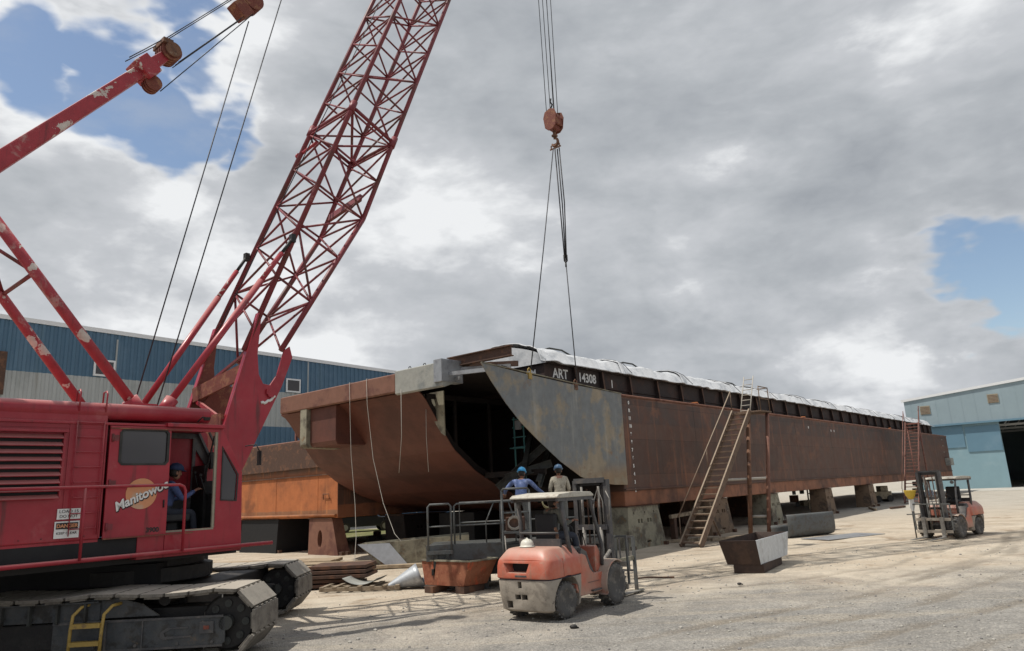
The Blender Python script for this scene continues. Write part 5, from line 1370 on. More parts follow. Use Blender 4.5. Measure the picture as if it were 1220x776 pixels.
    # mast
    MY = 2.02
    m = MB()
    for sx_ in (-1,1):
        x = sx_*.36
        m.bb(x-.045,x+.045,MY-.06,MY-.045,.12,2.33); m.bb(x-.045,x+.045,MY+.045,MY+.06,.12,2.33); x0_,x1_=sorted((x+sx_*.045,x+sx_*.03)); m.bb(x0_,x1_,MY-.045,MY+.045,.12,2.33)
    for z in (.45,1.35,2.27): m.bb(-.36,.36,MY-.085,MY-.061,z,z+.1)
    mo = m.build('mast_frame', M['lift_grey'], r)
    m = MB()
    for sx_ in (-1,1): x = sx_*.275; m.bb(x-.03,x+.03,MY-.04,MY+.055,.2,2.30)
    m.bb(-.27,.27,MY-.04,MY+.0,2.22,2.31); m.bb(-.245,.245,MY-.04,MY+.0,1.0,1.08); m.build('inner_mast', M['black'], mo)
    for sx_ in (-1,1):
        m = MB(); m.tube((sx_*.2,MY-.05,.2),(sx_*.2,MY-.05,1.4),.04,10); m.tube((sx_*.2,MY-.05,1.4),(sx_*.2,MY-.05,2.2),.025,10); m.build('lift_cylinder', M['rim'], mo)
        m = MB(); m.bb(sx_*.12-.015,sx_*.12+.015,MY+.02,MY+.03,.5,2.15); m.build('lift_chain', M['rust_dark'], mo)
        m = MB(); m.tube((sx_*.4,1.3,.62),(sx_*.38,MY-.08,.95),.035,8); m.build('tilt_cylinder', M['rim'], mo)
    m = MB(); m.path([(.02,MY-.05,.6),(.05,MY-.07,1.3),(.1,MY-.1,1.9),(.2,MY-.09,2.15),(.3,MY-.09,1.9),(.3,MY-.1,1.5)], .014, 6)
    m.path([(.4,MY-.12,2.1),(.52,MY-.2,1.95),(.5,MY-.2,1.7),(.42,MY-.1,1.55)], .012, 6); m.build('hydraulic_hose', M['rim'], mo)
    # carriage
    CY = 2.2
    m = MB(); m.bb(-.58,.58,CY,CY+.05,.62,.72); m.bb(-.58,.58,CY,CY+.05,.2,.3); m.bb(-.3,-.24,CY-.1,CY,.18,.74); m.bb(.24,.3,CY-.1,CY,.18,.74); ca = m.build('carriage', M['lift_dusty'], mo, bevel=.006)
    m = MB(); m.bb(-.62,.62,CY+.0,CY+.045,1.18,1.22)
    for x in (-.6,-.36,-.12,.12,.36,.6): m.bb(x-.018,x+.018,CY+.005,CY+.04,.72,1.18)
    m.bb(-.62,-.58,CY+.005,CY+.04,.3,.72); m.bb(.58,.62,CY+.005,CY+.04,.3,.72); m.build('load_backrest', M['rail_grey'], ca)
    for sx_ in (-1,1):
        m = MB(); m.prism([(CY+.052,.75),(CY+.1,.75),(CY+.1,.12),(CY+.16,.075),(CY+1.15,.05),(CY+1.15,.035),(CY+.1,.035),(CY+.052,.08)], 'x', sx_*.3-.06, sx_*.3+.06); m.build('fork', M['rim'], ca, bevel=.004)
    return r
f1 = forklift('near dusty red forklift seen from behind in the middle of the yard', (.27, 13.42, 0), R(36))
f2 = copy_tree(f1); f2['label'] = 'far red forklift facing left with lowered mast beside the far stairway'
f2.location = (15.22, 25.72, 0); f2.rotation_euler = (0, 0, R(127)); f2.scale = (.96, .96, .92)
# side frame hanging off the carriage of the near truck
fm = Matrix.Translation((.27,13.42,0)) @ Matrix.Rotation(-R(36),4,'Z')
fl = empty('steel_rack', fm @ Vector((-.36,3.15,0)), -R(36)); tag(fl, 'dark steel barred rack standing against the forks of the near forklift', 'steel rack')
m = MB()
for x in (-.62,-.42,-.18,.06,.3,.5): m.bb(x-.014,x+.014,-.014,.014,.05 if abs(x)>.6 else .45,1.1)
m.bb(-.66,.64,-.02,.02,1.1,1.14); m.bb(-.66,.6,-.02,.02,.42,.46); m.build('rack_bars', M['lift_grey'], fl)
for x_ in (.63,-.65):
    m = MB(); m.bb(x_-.03,x_+.03,-.03,.03,0,1.12); m.build('rack_post', M['rail_grey'], fl)
m = MB(); m.bb(.6,.64,-.7,-.03,.66,.74); m.build('rack_arm', M['conc'], fl)
m = MB(); m.bb(.58,.66,-.12,.25,0,.06); m.build('foot', M['conc'], fl)
# ------------------------------------------------------------------ people
def person(label, loc, rz, J, shirt, pants, hatm, face=(0,1,0), hands=None, lean=0):
    """J: joints in local space, y = the way the person faces"""
    root = empty('person', loc, rz); tag(root, label, 'person')
    names = ['pelvis','spine','chest','neck','sl','el','wl','sr','er','wr','hl','kl','al','tl','hr','kr','ar','tr']
    rad = dict(pelvis=(.15,.12), spine=(.14,.11), chest=(.165,.115), neck=(.055,.055), sl=(.07,.07), el=(.052,.052), wl=(.036,.03), hl=(.09,.095), kl=(.068,.07), al=(.05,.055), tl=(.04,.035))
    for a_, b_ in (('sr','sl'),('er','el'),('wr','wl'),('hr','hl'),('kr','kl'),('ar','al'),('tr','tl')): rad[a_] = rad[b_]
    ed = [('pelvis','spine'),('spine','chest'),('chest','neck'),('chest','sl'),('sl','el'),('el','wl'),('chest','sr'),('sr','er'),('er','wr'),
          ('pelvis','hl'),('hl','kl'),('kl','al'),('al','tl'),('pelvis','hr'),('hr','kr'),('kr','ar'),('ar','tr')]
    me = bpy.data.meshes.new('body'); idx = {n: i for i, n in enumerate(names)}
    me.from_pydata([J[n] for n in names], [(idx[a_], idx[b_]) for a_, b_ in ed], [])
    o = bpy.data.objects.new('body', me); COL.objects.link(o)
    o.modifiers.new('skin', 'SKIN')
    sv = me.skin_vertices[0].data
    for n in names: sv[idx[n]].radius = rad[n]; sv[idx[n]].use_root = (n == 'pelvis')
    ss = o.modifiers.new('sub', 'SUBSURF'); ss.levels = 2; ss.render_levels = 2
    bpy.context.view_layer.update()
    bmesh_ = bpy.data.meshes.new_from_object(o.evaluated_get(bpy.context.evaluated_depsgraph_get()))
    bpy.data.objects.remove(o)
    reg = {'neck':2}
    m = MB(); m.sm = True
    V_ = [v.co.copy() for v in bmesh_.vertices]
    seg = []
    for a_, b_ in ed:
        A_, B_ = Vector(J[a_]), Vector(J[b_])
        if 'neck' in (a_, b_): k = 'neck'
        elif b_ in ('tl','tr'): k = 3
        elif b_ in ('hl','hr','kl','kr','al','ar'): k = 1
        else: k = 0
        seg.append((A_, B_, k))
    k0 = len(m.v); m.v += V_
    for p in bmesh_.polygons:
        c = Vector(p.center); best = None
        for A_, B_, k in seg:
            d = B_-A_; t = max(0, min(1, (c-A_).dot(d)/d.length_squared)); q = (c-(A_+d*t)).length
            if best is None or q < best[0]: best = (q, k, t)
        k = best[1]
        if k == 'neck': k = 2 if best[2] > .62 else 0
        if k == 0 and c.z < J['pelvis'][2]+.02 and (c-Vector(J['pelvis'])).length < .2: k = 1
        m.f.append([k0+i for i in p.vertices]); m.m.append(k); m.s.append(True)
    # head: skull, jaw, nose, ears, eyes and mouth in the same mesh
    H = Vector(J['head']); f = Vector(face).normalized(); sd_ = f.cross(Vector((0,0,1))).normalized()
    up = sd_.cross(f).normalized()
    Rm = Matrix((sd_, f, up)).transposed().to_4x4(); Rm.translation = H
    m.T = Rm; m.mi = 2
    m.ball((0,0,.015), (.075,.095,.108), 20, 14); m.ball((0,.028,-.055), (.055,.062,.06), 14, 10)
    m.ball((0,.098,-.012), (.013,.02,.022), 8, 6)
    for s_ in (-1,1): m.ball((s_*.077,-.005,-.01), (.012,.022,.032), 8, 6); m.ball((s_*.03,.083,.012), (.014,.008,.009), 8, 6)
    m.mi = 4
    for s_ in (-1,1): m.ball((s_*.03,.09,.012), (.006,.004,.006), 6, 4)
    m.ball((0,.086,-.052), (.022,.006,.004), 8, 4)
    m.T = None
    # hands: palm, four fingers of different length, thumb
    for w_, e_, s_ in (('wl','el',-1), ('wr','er',1)):
        A_ = Vector(J[w_]); d = (A_-Vector(J[e_])).normalized()
        side_ = d.cross(Vector((0,0,1)));
        side_ = side_.normalized() if side_.length > .2 else Vector((1,0,0))
        nrm = side_.cross(d).normalized()
        m.mi = 2
        m.loft([[A_+d*t+side_*(w*math.cos(a_))+nrm*(h*math.sin(a_)) for a_ in [2*PI*i/10 for i in range(10)]] for t, w, h in ((-.03,.026,.022),(.0,.028,.02),(.04,.040,.018),(.075,.042,.016),(.092,.038,.012))])
        for i, (ln, of) in enumerate(((.066,-.03),(.075,-.01),(.07,.011),(.056,.03))):
            p0 = A_+d*.08+side_*of; p1 = p0+d*ln*.45-nrm*.008; p2 = p1+d*ln*.3-nrm*.018; p3 = p2+d*ln*.15-nrm*.022
            m.path([p0,p1,p2,p3], [.0095,.009,.008,.006], 6)
        p0 = A_+d*.03-side_*.034*s_*-1; p1 = p0+d*.03+side_*.025*s_; p2 = p1+d*.03+side_*.006*s_-nrm*.012
        m.path([p0,p1,p2], [.012,.011,.008], 6)
    body = m.build('body', [shirt, pants, M['skin'], M['boots'], M['hair']], root, fixn=False)
    # hair, helmet
    m = MB(); m.T = Rm; m.sm = True
    m.loft([[(.082*math.cos(a_)*k, .1*math.sin(a_)*k-.012, z) for a_ in [2*PI*i/20 for i in range(20)]] for z, k in ((-.075,.7),(-.03,.9),(.0,.97),(.04,1.0),(.08,.86),(.112,.5))])
    # keep the face free: push front vertices back
    for i, v in enumerate(m.v):
        q = Rm.inverted() @ v
        if q.y > .03: q.y = .03
        m.v[i] = Rm @ q
    m.build('hair', M['hair'], root, fixn=False)
    if hatm:
        m = MB(); m.T = Rm; m.sm = True
        ringsh = []
        for z, k in ((.045,1.0),(.07,1.0),(.1,.95),(.13,.8),(.15,.55),(.158,.2)):
            ringsh.append([(.105*math.cos(a_)*k, .13*math.sin(a_)*k, z) for a_ in [2*PI*i/24 for i in range(24)]])
        m.loft(ringsh)
        m.loft([[((.108+e_)*math.cos(a_), (.133+e_+(.035 if math.sin(a_) > .3 else 0)*math.sin(a_))*math.sin(a_), z) for a_ in [2*PI*i/24 for i in range(24)]] for z, e_ in ((.04,.012),(.05,.014),(.054,.0))])
        m.path([(0,.12,.08),(0,.08,.145),(0,0,.166),(0,-.08,.145),(0,-.12,.08)], .012, 6)
        m.build('hard_hat', hatm, root)
    return root
def stand_pose(**kw):
    J = dict(pelvis=(0,0,.96), spine=(0,.01,1.12), chest=(0,0,1.33), neck=(0,.01,1.49), head=(0,.03,1.63),
             sl=(-.19,0,1.41), el=(-.25,-.03,1.14), wl=(-.25,.1,.92), sr=(.19,0,1.41), er=(.25,-.03,1.14), wr=(.25,.1,.92),
             hl=(-.1,0,.9), kl=(-.11,.03,.5), al=(-.12,-.03,.1), tl=(-.14,.13,.05), hr=(.1,0,.9), kr=(.11,.03,.5), ar=(.12,-.03,.1), tr=(.14,.13,.05))
    J.update(kw); return J
def sit_pose(h=.45, **kw):
    J = dict(pelvis=(0,0,h+.1), spine=(0,.03,h+.26), chest=(0,.06,h+.46), neck=(0,.09,h+.62), head=(0,.13,h+.76),
             sl=(-.19,.06,h+.54), el=(-.24,.14,h+.28), wl=(-.18,.38,h+.34), sr=(.19,.06,h+.54), er=(.24,.14,h+.28), wr=(.18,.38,h+.34),
             hl=(-.1,.05,h+.07), kl=(-.13,.45,h+.08), al=(-.13,.5,h-.34), tl=(-.14,.66,h-.38), hr=(.1,.05,h+.07), kr=(.13,.45,h+.08), ar=(.13,.5,h-.34), tr=(.14,.66,h-.38))
    J.update(kw); return J
DECK = 1.02
person('worker in blue shirt and bright blue hard hat reaching forward on the work platform', (.02, 18.0, DECK), R(-12),
       stand_pose(chest=(0,.09,1.31), neck=(0,.14,1.46), head=(0,.2,1.58), sl=(-.2,.08,1.39), sr=(.2,.08,1.39), el=(-.42,.16,1.2), wl=(-.5,.4,1.1), er=(.38,.2,1.18), wr=(.56,.42,1.02)),
       M['shirt_blue'], M['pants'], M['hat_blue'], (0.05,1,-.25))
person('worker in tan shirt and dark blue hard hat on the platform behind the forklift', (.98, 18.1, DECK), R(6),
       stand_pose(sl=(-.17,0,1.4), sr=(.17,0,1.4), el=(-.24,.02,1.14), wl=(-.17,.2,1.0), er=(.24,.02,1.14), wr=(.17,.22,1.0), head=(.0,.05,1.6)),
       M['shirt_tan'], M['pants'], M['hat_navy'], (.05,1,-.2))
op = cworld(-.6, -1.12, 1.60)
person('crane operator in blue shirt and cap seated in the open red cab', op, -CAZ,
       sit_pose(.42, er=(.26,.2,.72), wr=(.16,.46,.86), chest=(0,.1,.88), neck=(0,.14,1.04), head=(0,.18,1.18)),
       M['shirt_shade'], M['pants_dark'], mat('cap_dark', (.02,.035,.09), rough=.7), (0,1,-.15))
dv = fm @ Vector((0,.42,.83))
person('driver in drab work clothes seated under the near forklift roof', dv, -R(36)-R(25),
       sit_pose(.43, head=(.02,.1,1.1), neck=(.01,.08,1.0), chest=(0,.05,.86)), M['shirt_drab'], M['pants_dark'], None, (.3,1,-.05))
hh = empty('hard_hat', fm @ Vector((-.12,-.16,1.195)), R(20)); 
tag(hh, 'white hard hat lying on the rear hood of the near forklift', 'hard hat')
m = MB(); m.sm = True; m.loft([[(.12*math.cos(a_)*k, .14*math.sin(a_)*k, z) for a_ in [2*PI*i/24 for i in range(24)]] for z, k in ((.01,1.18),(.02,1.15),(.022,1.0),(.06,.98),(.1,.86),(.13,.6),(.142,.2))]); m.build('shell', M['hat_white'], hh)
m = MB(); m.path([(0,.125,.05),(0,.09,.12),(0,0,.152),(0,-.09,.12),(0,-.125,.05)], .014, 6); m.build('ridge', M['hat_white'], hh)
# ------------------------------------------------------------------ work platform with rails
wp = empty('work_platform', (-.3, 18.2, 0), R(0)); tag(wp, 'grey steel work platform with railings under the open bow', 'work platform')
def W(x, y): return (x+.3, y-18.2)
m = MB(); m.bb(-1.98, 2.2, -.6, .9, .94, 1.0); m.build('deck', M['deck_grey'], wp, bevel=.01)
m = MB(); m.bb(-1.98, 2.2, -.66, -.603, .66, 1.03); m.bb(-1.98,2.2,.903,.96,.7,1.0); m.build('side_beam', M['rail_grey'], wp, bevel=.008)
m = MB(); m.bb(-1.5, 2.1, -.5, .8, .3, .64); m.build('undercarriage', M['deck_grey'], wp, bevel=.03)
for x in (-1.4,-.6,1.2,2.0):
    m = MB(); m.bb(x-.06,x+.06,-.55,-.43,0,.64); m.bb(x-.06,x+.06,.7,.82,0,.64); m.bb(x-.12,x+.12,-.6,-.38,0,.03); m.build('leg', M['rail_grey'], wp)
m = MB(); m.path([(-1.3,-.63,1.03),(-1.3,-.63,1.9),(-1.24,-.63,1.95),(.2,-.63,1.95)], .022, 8); m.tube((-1.3,-.63,1.45),(.2,-.63,1.45),.018,8)
for a_, b_ in ((-.55,-.35),(-.2,-.2),(.15,-.0)): m.path([(a_,-.63,1.03),(a_,-.63,1.5),(b_,-.63,1.95)], .016, 6)
m.path([(-1.3,.93,1.03),(-1.3,.93,1.95),(2.15,.93,1.95),(2.15,.93,1.03)], .022, 8); m.tube((-1.3,.93,1.45),(2.15,.93,1.45),.018,8)
m.build('guard_rail', M['rail_grey'], wp)
m = MB(); m.path([(-1.92,-.7,.84),(-1.92,-.7,1.9),(-1.87,-.7,1.96),(-1.42,-.7,1.96),(-1.37,-.7,1.9),(-1.37,-.7,.84)], .024, 8); m.tube((-1.92,-.7,1.45),(-1.37,-.7,1.45),.018,8); m.bb(-1.95,-1.34,-.74,-.62,.82,.9); m.build('end_gate', M['rail_grey'], wp)
m = MB(); m.bb(-1.85,-1.35,-.75,-.35,.36,.5); m.bb(-1.8,-1.7,-.75,-.65,.1,.82); m.bb(-1.5,-1.42,-.75,-.65,.1,.82); m.build('step', M['deck_grey'], wp)
cg = empty('tool_cage', (-.12, 17.2, 0), 0); tag(cg, 'tall dark tubular cage of welding gear left of the near forklift roof', 'tool cage')
m = MB()
for x in (-.32,.32):
    for y in (-.25,.25): m.tube((x,y,0),(x,y,2.2),.025,8)
for y in (-.25,.25):
    m.path([(-.32,y,2.18),(-.28,y,2.24),(.28,y,2.24),(.32,y,2.18)],.025,8); m.tube((-.32,y,1.7),(.32,y,1.7),.016,6)
m.bb(-.32,.32,-.25,.25,1.24,1.29); m.bb(-.32,.32,-.25,.25,.3,.36); m.build('cage_frame', M['rail_grey'], cg)
m = MB(); m.bb(-.25,.2,-.15,.2,1.291,1.6); m.build('welding_machine', M['rust_dark'], cg, bevel=.02)
m = MB()
for k in range(3): m.path([(-.05+.14*math.cos(t*.6),-.2-.01*k,1.45+.14*math.sin(t*.6)+.02*k) for t in range(11)], .012, 6)
m.path([(-.28,-.26,1.2),(-.26,-.28,.9),(-.22,-.27,.7),(-.28,-.26,.5)], .014, 6); m.build('cable_coil', M['rope_light'], cg)
m = MB(); m.bb(-.28,.25,-.2,.2,.361,.8); m.bb(-.2,.1,-.18,.18,.8,1.0); m.build('tool_chest', M['deck_grey'], cg, bevel=.02)
hc = empty('hose_coil', (.66, 17.42, 1.35), 0); tag(hc, 'coiled pale yellow hose hanging on the platform rail behind the forklift', 'hose')
m = MB()
for k in range(5): m.path([(.15*math.cos(2*PI*t/14)*(1+.06*k)+.01*k,-.02-.02*k,.55+.17*math.sin(2*PI*t/14)*(1-.05*k)) for t in range(15)], .013, 6)
m.path([(.05,-.05,.4),(.1,-.06,.2),(.08,-.05,0),(.12,-.04,-.2)], .013, 6); m.build('hose', mat('hose_cream', (.4,.36,.2), rough=.6), hc)

# teal rack inside the bow opening
tr_ = empty('ladder_rack', bworld(-2.75,-2.3,2.3), -BAZ); tag(tr_, 'small teal ladder rack with pale box deep in the dark bow opening', 'rack')
m = MB()
for x in (-.22,.22): m.bb(x-.02,x+.02,-.02,.02,-.6,2.5)
for z in (1.4,1.75,2.1,2.4): m.bb(-.3,.3,-.02,.02,z,z+.035)
m.bb(-.35,.35,-.15,.2,1.36,1.4); m.build('ladder_frame', M['teal'], tr_)
m = MB(); m.box((-.02,0,2.2),(.28,.1,.34)); m.build('pale_box', M['light_box'], tr_, bevel=.03)
# ropes hanging from the bow
def rope(label, pts, r=.009, mt='rope_light'):
    o0 = Vector(pts[-1]); m = MB(); m.path([Vector(p)-o0 for p in pts], r, 5); o = m.build('rope', M[mt], None, loc=o0)
    tag(o, label, 'rope', 'thin ropes hanging from the bow'); return o
def BW(n, s, z): return bworld(n, s, z)
rope('left thin rope hanging from the rusty headlog to the ground', [BW(-5.96,-6.9,6.06),BW(-5.96,-7.38,6.07),BW(-5.88,-7.42,5.2),BW(-5.75,-7.46,3.6),BW(-5.35,-7.6,2.0),BW(-4.9,-7.9,1.0),BW(-4.6,-8.2,.2),BW(-4.0,-8.2,.03)])
rope('right thin rope hanging from the rusty headlog into the scrap', [BW(-5.04,-6.9,6.06),BW(-5.04,-7.38,6.07),BW(-4.95,-7.42,5.2),BW(-4.55,-7.5,3.4),BW(-4.0,-7.55,2.0),BW(-3.3,-7.7,1.1),BW(-2.9,-7.8,.9)])
rope('short rope hanging in front of the brown bow plating', [BW(-3.3,-7.38,5.5),BW(-3.3,-7.38,4.0),BW(-3.42,-7.4,2.9)])
rope('thin rope hanging straight down inside the dark bow opening', [BW(-3.1,-6.5,5.4),BW(-3.12,-6.5,4.0),BW(-3.05,-6.5,2.9)])

# ------------------------------------------------------------------ things lying in the yard
# rusty scrap bin
bn = empty('scrap_bin', (-1.25, 17.2, 0), 0); tag(bn, 'rusty orange steel scrap bin on blocks left of the near forklift', 'scrap bin')
bo = [(-1.08,.42),(-.13,-.3),(.38,.18),(-.5,1.05)]; bt = [(-1.17,.55),(.03,-.38),(.65,.12),(-.45,1.25)]
m = MB(); m.add([(x,y,.15) for x,y in bo]+[(x,y,.68) for x,y in bt], [(3,2,1,0),(0,1,5,4),(1,2,6,5),(2,3,7,6),(3,0,4,7)])
o = m.build('bin_body', M['rust_bin'], bn); t_ = o.modifiers.new('t','SOLIDIFY'); t_.thickness = .02
m = MB(); rim = [(x,y,.69) for x,y in bt]
for p, q in zip(rim, rim[1:]+rim[:1]): m.beam(p, q, .06, .035)
m.build('rim', M['conc'], bn)
for x, y in ((-.75,.4),(0,0)):
    m = MB(); m.box((x,y,.07),(.26,.7,.14),Matrix.Rotation(R(-37),3,'Z')); m.build('skid_block', M['rust_dark'], bn)
m = MB(); m.add([(x*.8-.05,y*.8+.08,.3) for x,y in bt]+[(x*.85-.05,y*.85+.08,.58) for x,y in bt], [(3,2,1,0),(4,5,6,7),(0,1,5,4),(1,2,6,5),(2,3,7,6),(3,0,4,7)]); m.build('scrap_load', M['rust_dark'], bn)

# grey trough on a pedestal
tg = empty('steel_trough', (5.75, 18.55, 0), 0); tag(tg, 'flared steel trough, brown and pale grey, on a dark base in front of the stairway', 'trough')
# corners measured on the ground and at the rim
m = MB()
ped = [(-.68,-.35),(-.04,-.63),(.99,1.05),(.35,1.33)]
base = [(-.80,-.30),(-.10,-.62),(1.25,1.35),(.57,1.87)]
rim = [(-.98,-.40),(-.2,-.757),(1.44,1.63),(.68,1.98)]
vs = [(x,y,.2) for x, y in base] + [(x,y,.76) for x,y in rim]
m.add(vs, [(3,2,1,0)]); m.mi = 0; m.add([vs[0],vs[1],vs[5],vs[4]], [(0,1,2,3)]); m.add([vs[2],vs[3],vs[7],vs[6]], [(0,1,2,3)]); m.add([vs[3],vs[0],vs[4],vs[7]], [(0,1,2,3)])
m.mi = 1; m.add([vs[1],vs[2],vs[6],vs[5]], [(0,1,2,3)])
o = m.build('trough_body', [M['trough_dark'], mat('trough_grey', (.55,.57,.58), second=(.45,.46,.46), scale=3, rough=.5, bump=.08)], tg); t_ = o.modifiers.new('t','SOLIDIFY'); t_.thickness = .02; t_.offset = 0
m = MB(); m.add([(x,y,0) for x,y in ped]+[(x,y,.198) for x,y in ped], [(3,2,1,0),(4,5,6,7),(0,1,5,4),(1,2,6,5),(2,3,7,6),(3,0,4,7)]); m.build('pedestal', M['trough_dark'], tg, bevel=.01)

# curved shell plates
def shell(label, loc, rz, rad, a0, a1, wd, mt, tilt=0, nm='curved_plate', grp='curved sheet steel pieces'):
    r = empty(nm, loc, rz); tag(r, label, 'curved plate', grp)
    m = MB(); m.sm = True
    m.grid(lambda u, v: (wd*(v-.5), rad*math.sin(a0+(a1-a0)*u), rad-rad*math.cos(a0+(a1-a0)*u)), 24, 2)
    o = m.build('sheet', M[mt], r); t_ = o.modifiers.new('t','SOLIDIFY'); t_.thickness = .012
    o.rotation_euler = (0, tilt, 0); return r
# a sheet rolled to a cone, standing
cp = empty('rolled_sheet', (-2.95, 18.35, 0), R(10)); cp.scale = (.9,.9,.72); tag(cp, 'bright galvanised sheet rolled into an open cone beside the pallet', 'rolled sheet', 'curved sheet steel pieces')
m = MB(); m.sm = True
def cone(u, v):
    a_ = R(20) + R(285)*u; r_ = .04 + .34*v
    return (-.5+.95*v - .12*math.sin(a_)*v, r_*math.cos(a_)*1.05, .03+r_*(1+math.sin(a_)))
m.grid(cone, 36, 8); o = m.build('sheet', M['galv'], cp); t_ = o.modifiers.new('t','SOLIDIFY'); t_.thickness = .01

shell('shallow curved grey sheet lying on the wooden pallet', (-3.95, 18.7, .13), R(80), .75, R(-35), R(38), .75, 'primer_grey')
shell('small bent sheet offcut between pallet and scrap bin', (-2.35, 18.4, .02), R(40), .35, R(-60), R(60), .4, 'galv')
# big curved half pipe right of the trough
cr_ = empty('curved_plate', (10.9, 28.0, -.02), 0); cr_.scale = (1,1,.9); tag(cr_, 'big dark grey trough-shaped plate with rounded bottom lying between two stands', 'curved plate', 'curved sheet steel pieces')
d_ = Vector((2.25,1.25,0)); Lc = d_.length
cr_.rotation_euler = (0,0,math.atan2(d_.y,d_.x))
m = MB(); m.sm = True
def hp(u, v):
    P_ = [(.02,.95),(-.02,.9),(-.04,.55),(-.03,.25),(.05,.08),(.2,.02),(.45,.0),(.7,.04),(.78,.15),(.8,.5)]; i_ = min(int(u*9),8); f_ = u*9-i_
    return (Lc*(v-.5), P_[i_][0]*(1-f_)+P_[i_+1][0]*f_, P_[i_][1]*(1-f_)+P_[i_+1][1]*f_)
m.grid(hp, 27, 4); o = m.build('sheet', M['rail_grey'], cr_); t_ = o.modifiers.new('t','SOLIDIFY'); t_.thickness = .02
fp_ = MB(); fp_.box((0,0,.012),(3.0,1.2,.02)); tag(fp_.build('steel_sheet', M['steel'], None, loc=(11.6,27.0,0)), 'flat bare steel sheet on the sand below the big curved plate', 'steel sheet').rotation_euler = (0,0,R(28))
# angular plate pieces (pale trough halves) under the bow
ag = empty('hopper_piece', (-3.6, 23.6, 0), R(5)); tag(ag, 'pale angular hopper piece lying under the brown bow plating', 'hopper piece')
m = MB(); m.add([(-.9,0,.1),(1.9,0,.12),(1.9,.9,.1),(-.7,.9,.1),(-1.6,0,.75),(1.9,-.1,.9),(1.9,1.1,.9),(-1.5,1.0,.75)],[(0,1,5,4),(1,2,6,5),(2,3,7,6),(3,0,4,7),(3,2,1,0)])
o = m.build('piece_body', M['conc'], ag); t_ = o.modifiers.new('t','SOLIDIFY'); t_.thickness = .02
m = MB(); m.add([(-1.62,-.02,.77),(-.62,-.02,.76),(-.05,-.05,.1),(-.7,-.05,.08)],[(0,1,2,3)]); o = m.build('pale_face', M['light_box'], ag); t_ = o.modifiers.new('t','SOLIDIFY'); t_.thickness = .015
# pallets
def pallet(label, loc, rz, n=6, L_=1.5):
    r = empty('pallet', loc, rz); tag(r, label, 'pallet', 'wooden pallets by the crane')
    for k in range(n):
        m = MB(); m.box((-L_/2+.06+k*(L_-.12)/(n-1),0,.115),(.1,1.0,.022)); m.build('slat', M['wood'], r)
    for y in (-.45,0,.45):
        m = MB(); m.box((0,y,.06),(L_,.08,.085)); m.build('runner', M['wood'], r)
    return r
pallet('grey wooden pallet under the curved sheet right of the crane track', (-3.95, 18.65, 0), R(-6), 7, 2.0)
pallet('weathered pallet just right of the first pallet at the crane tracks', (-2.5, 18.9, 0), R(4), 6, 1.3)
# stacked dark plates
r = empty('plate_stack', (-5.1, 19.6, 0), R(-3)); tag(r, 'low stack of dark steel plates behind the far crane track', 'plate stack')
for k in range(5):
    m = MB(); m.box((rnd.uniform(-.15,.15)+.1*k, rnd.uniform(-.1,.1), .06+k*.11),(1.9-.1*k,1.1,.08)); m.build('plate', M['rust_dark'], r, bevel=.006)
# sandy plank mats under the barges
k = 0
for (x, y, L_, w_, a_, lab) in ((-6.8,22.6,4.5,.5,-8,'nearest sandy plank mat behind the crane tracks'),(-5.2,24.0,5.0,.6,-5,'second sandy plank mat left of the pale hopper piece'),(-8.0,25.2,5.5,.6,-10,'long sandy plank mat in front of the brown stand'),(-6.0,21.4,2.6,.3,-3,'short plank behind the plate stack'),(-9.2,27.0,5,.6,-6,'farthest sandy plank mat at the orange barge')):
    r = empty('plank_mat', (x,y,0), R(a_)); tag(r, lab, 'plank mat', 'sandy plank mats')
    for j in range(3):
        m = MB(); m.box((rnd.uniform(-.2,.2),(j-1)*w_*.72,.07),(L_,w_*.66,.1)); m.build('plank', M['dirt_wood'], r, bevel=.01)
# timbers under the barge on the right
for i, (n_, s_, L_, rz_, lab) in enumerate(((1.9,4.6,2.4,30,'pale timber lying behind the near stairway foot'),(.6,3.2,2.6,12,'dusty plank half buried just right of the stairway foot'),(1.2,26.5,3.6,70,'long pale pipe lying before the far stairway'),(2.4,27.5,2.0,40,'short dark bar on the sand near the far stairway'))):
    r = empty('timber', bworld(n_,s_,.06), R(rz_)); tag(r, lab, 'timber', 'loose timbers and bars')
    m = MB(); m.box((0,0,0),(L_,.14,.11)); m.build('beam', M['wood' if i < 3 else 'rust_dark'], r, bevel=.01)
r = empty('floor_beam', bworld(-.2,5.2,.9), -BAZ); tag(r, 'pale horizontal beam behind the near stairway under the barge', 'beam')
m = MB(); m.beam((0,-1.6,0),(0,1.6,.1),.12,.14); m.build('beam', M['wood'], r); m = MB(); m.bb(-.1,.1,-1.5,-1.3,-.9,-.06); m.build('leg', M['rust_dark'], r); m = MB(); m.bb(-.1,.1,1.3,1.5,-.9,-.02); m.build('leg', M['rust_dark'], r)
# small things on the open ground
m = MB(); m.path([(-.45,0,.02),(-.1,.05,.03),(.3,-.02,.02),(.5,-.06,.02)], .022, 6); tag(m.build('rebar_piece', M['rust_dark'], None, loc=(3.05,17.9,0)), 'thin dark bar on the sand right of the near forklift', 'bar')
for x, y, s_, lab in ((.75,12.25,.05,'small dark stone in front of the near forklift wheel'),(1.2,16.9,.05,'small dark lump right behind the forklift rack'),(4.6,16.2,.04,'small stone on open sand left of the trough')):
    m = MB(); m.ball((0,0,s_*.5),(s_*1.3,s_,s_*.7),8,6); m.box((s_,0,.01),(.07,.03,.02)); tag(m.build('stone', M['black'], None, loc=(x,y,0)), lab, 'stone', 'small stones in the yard')
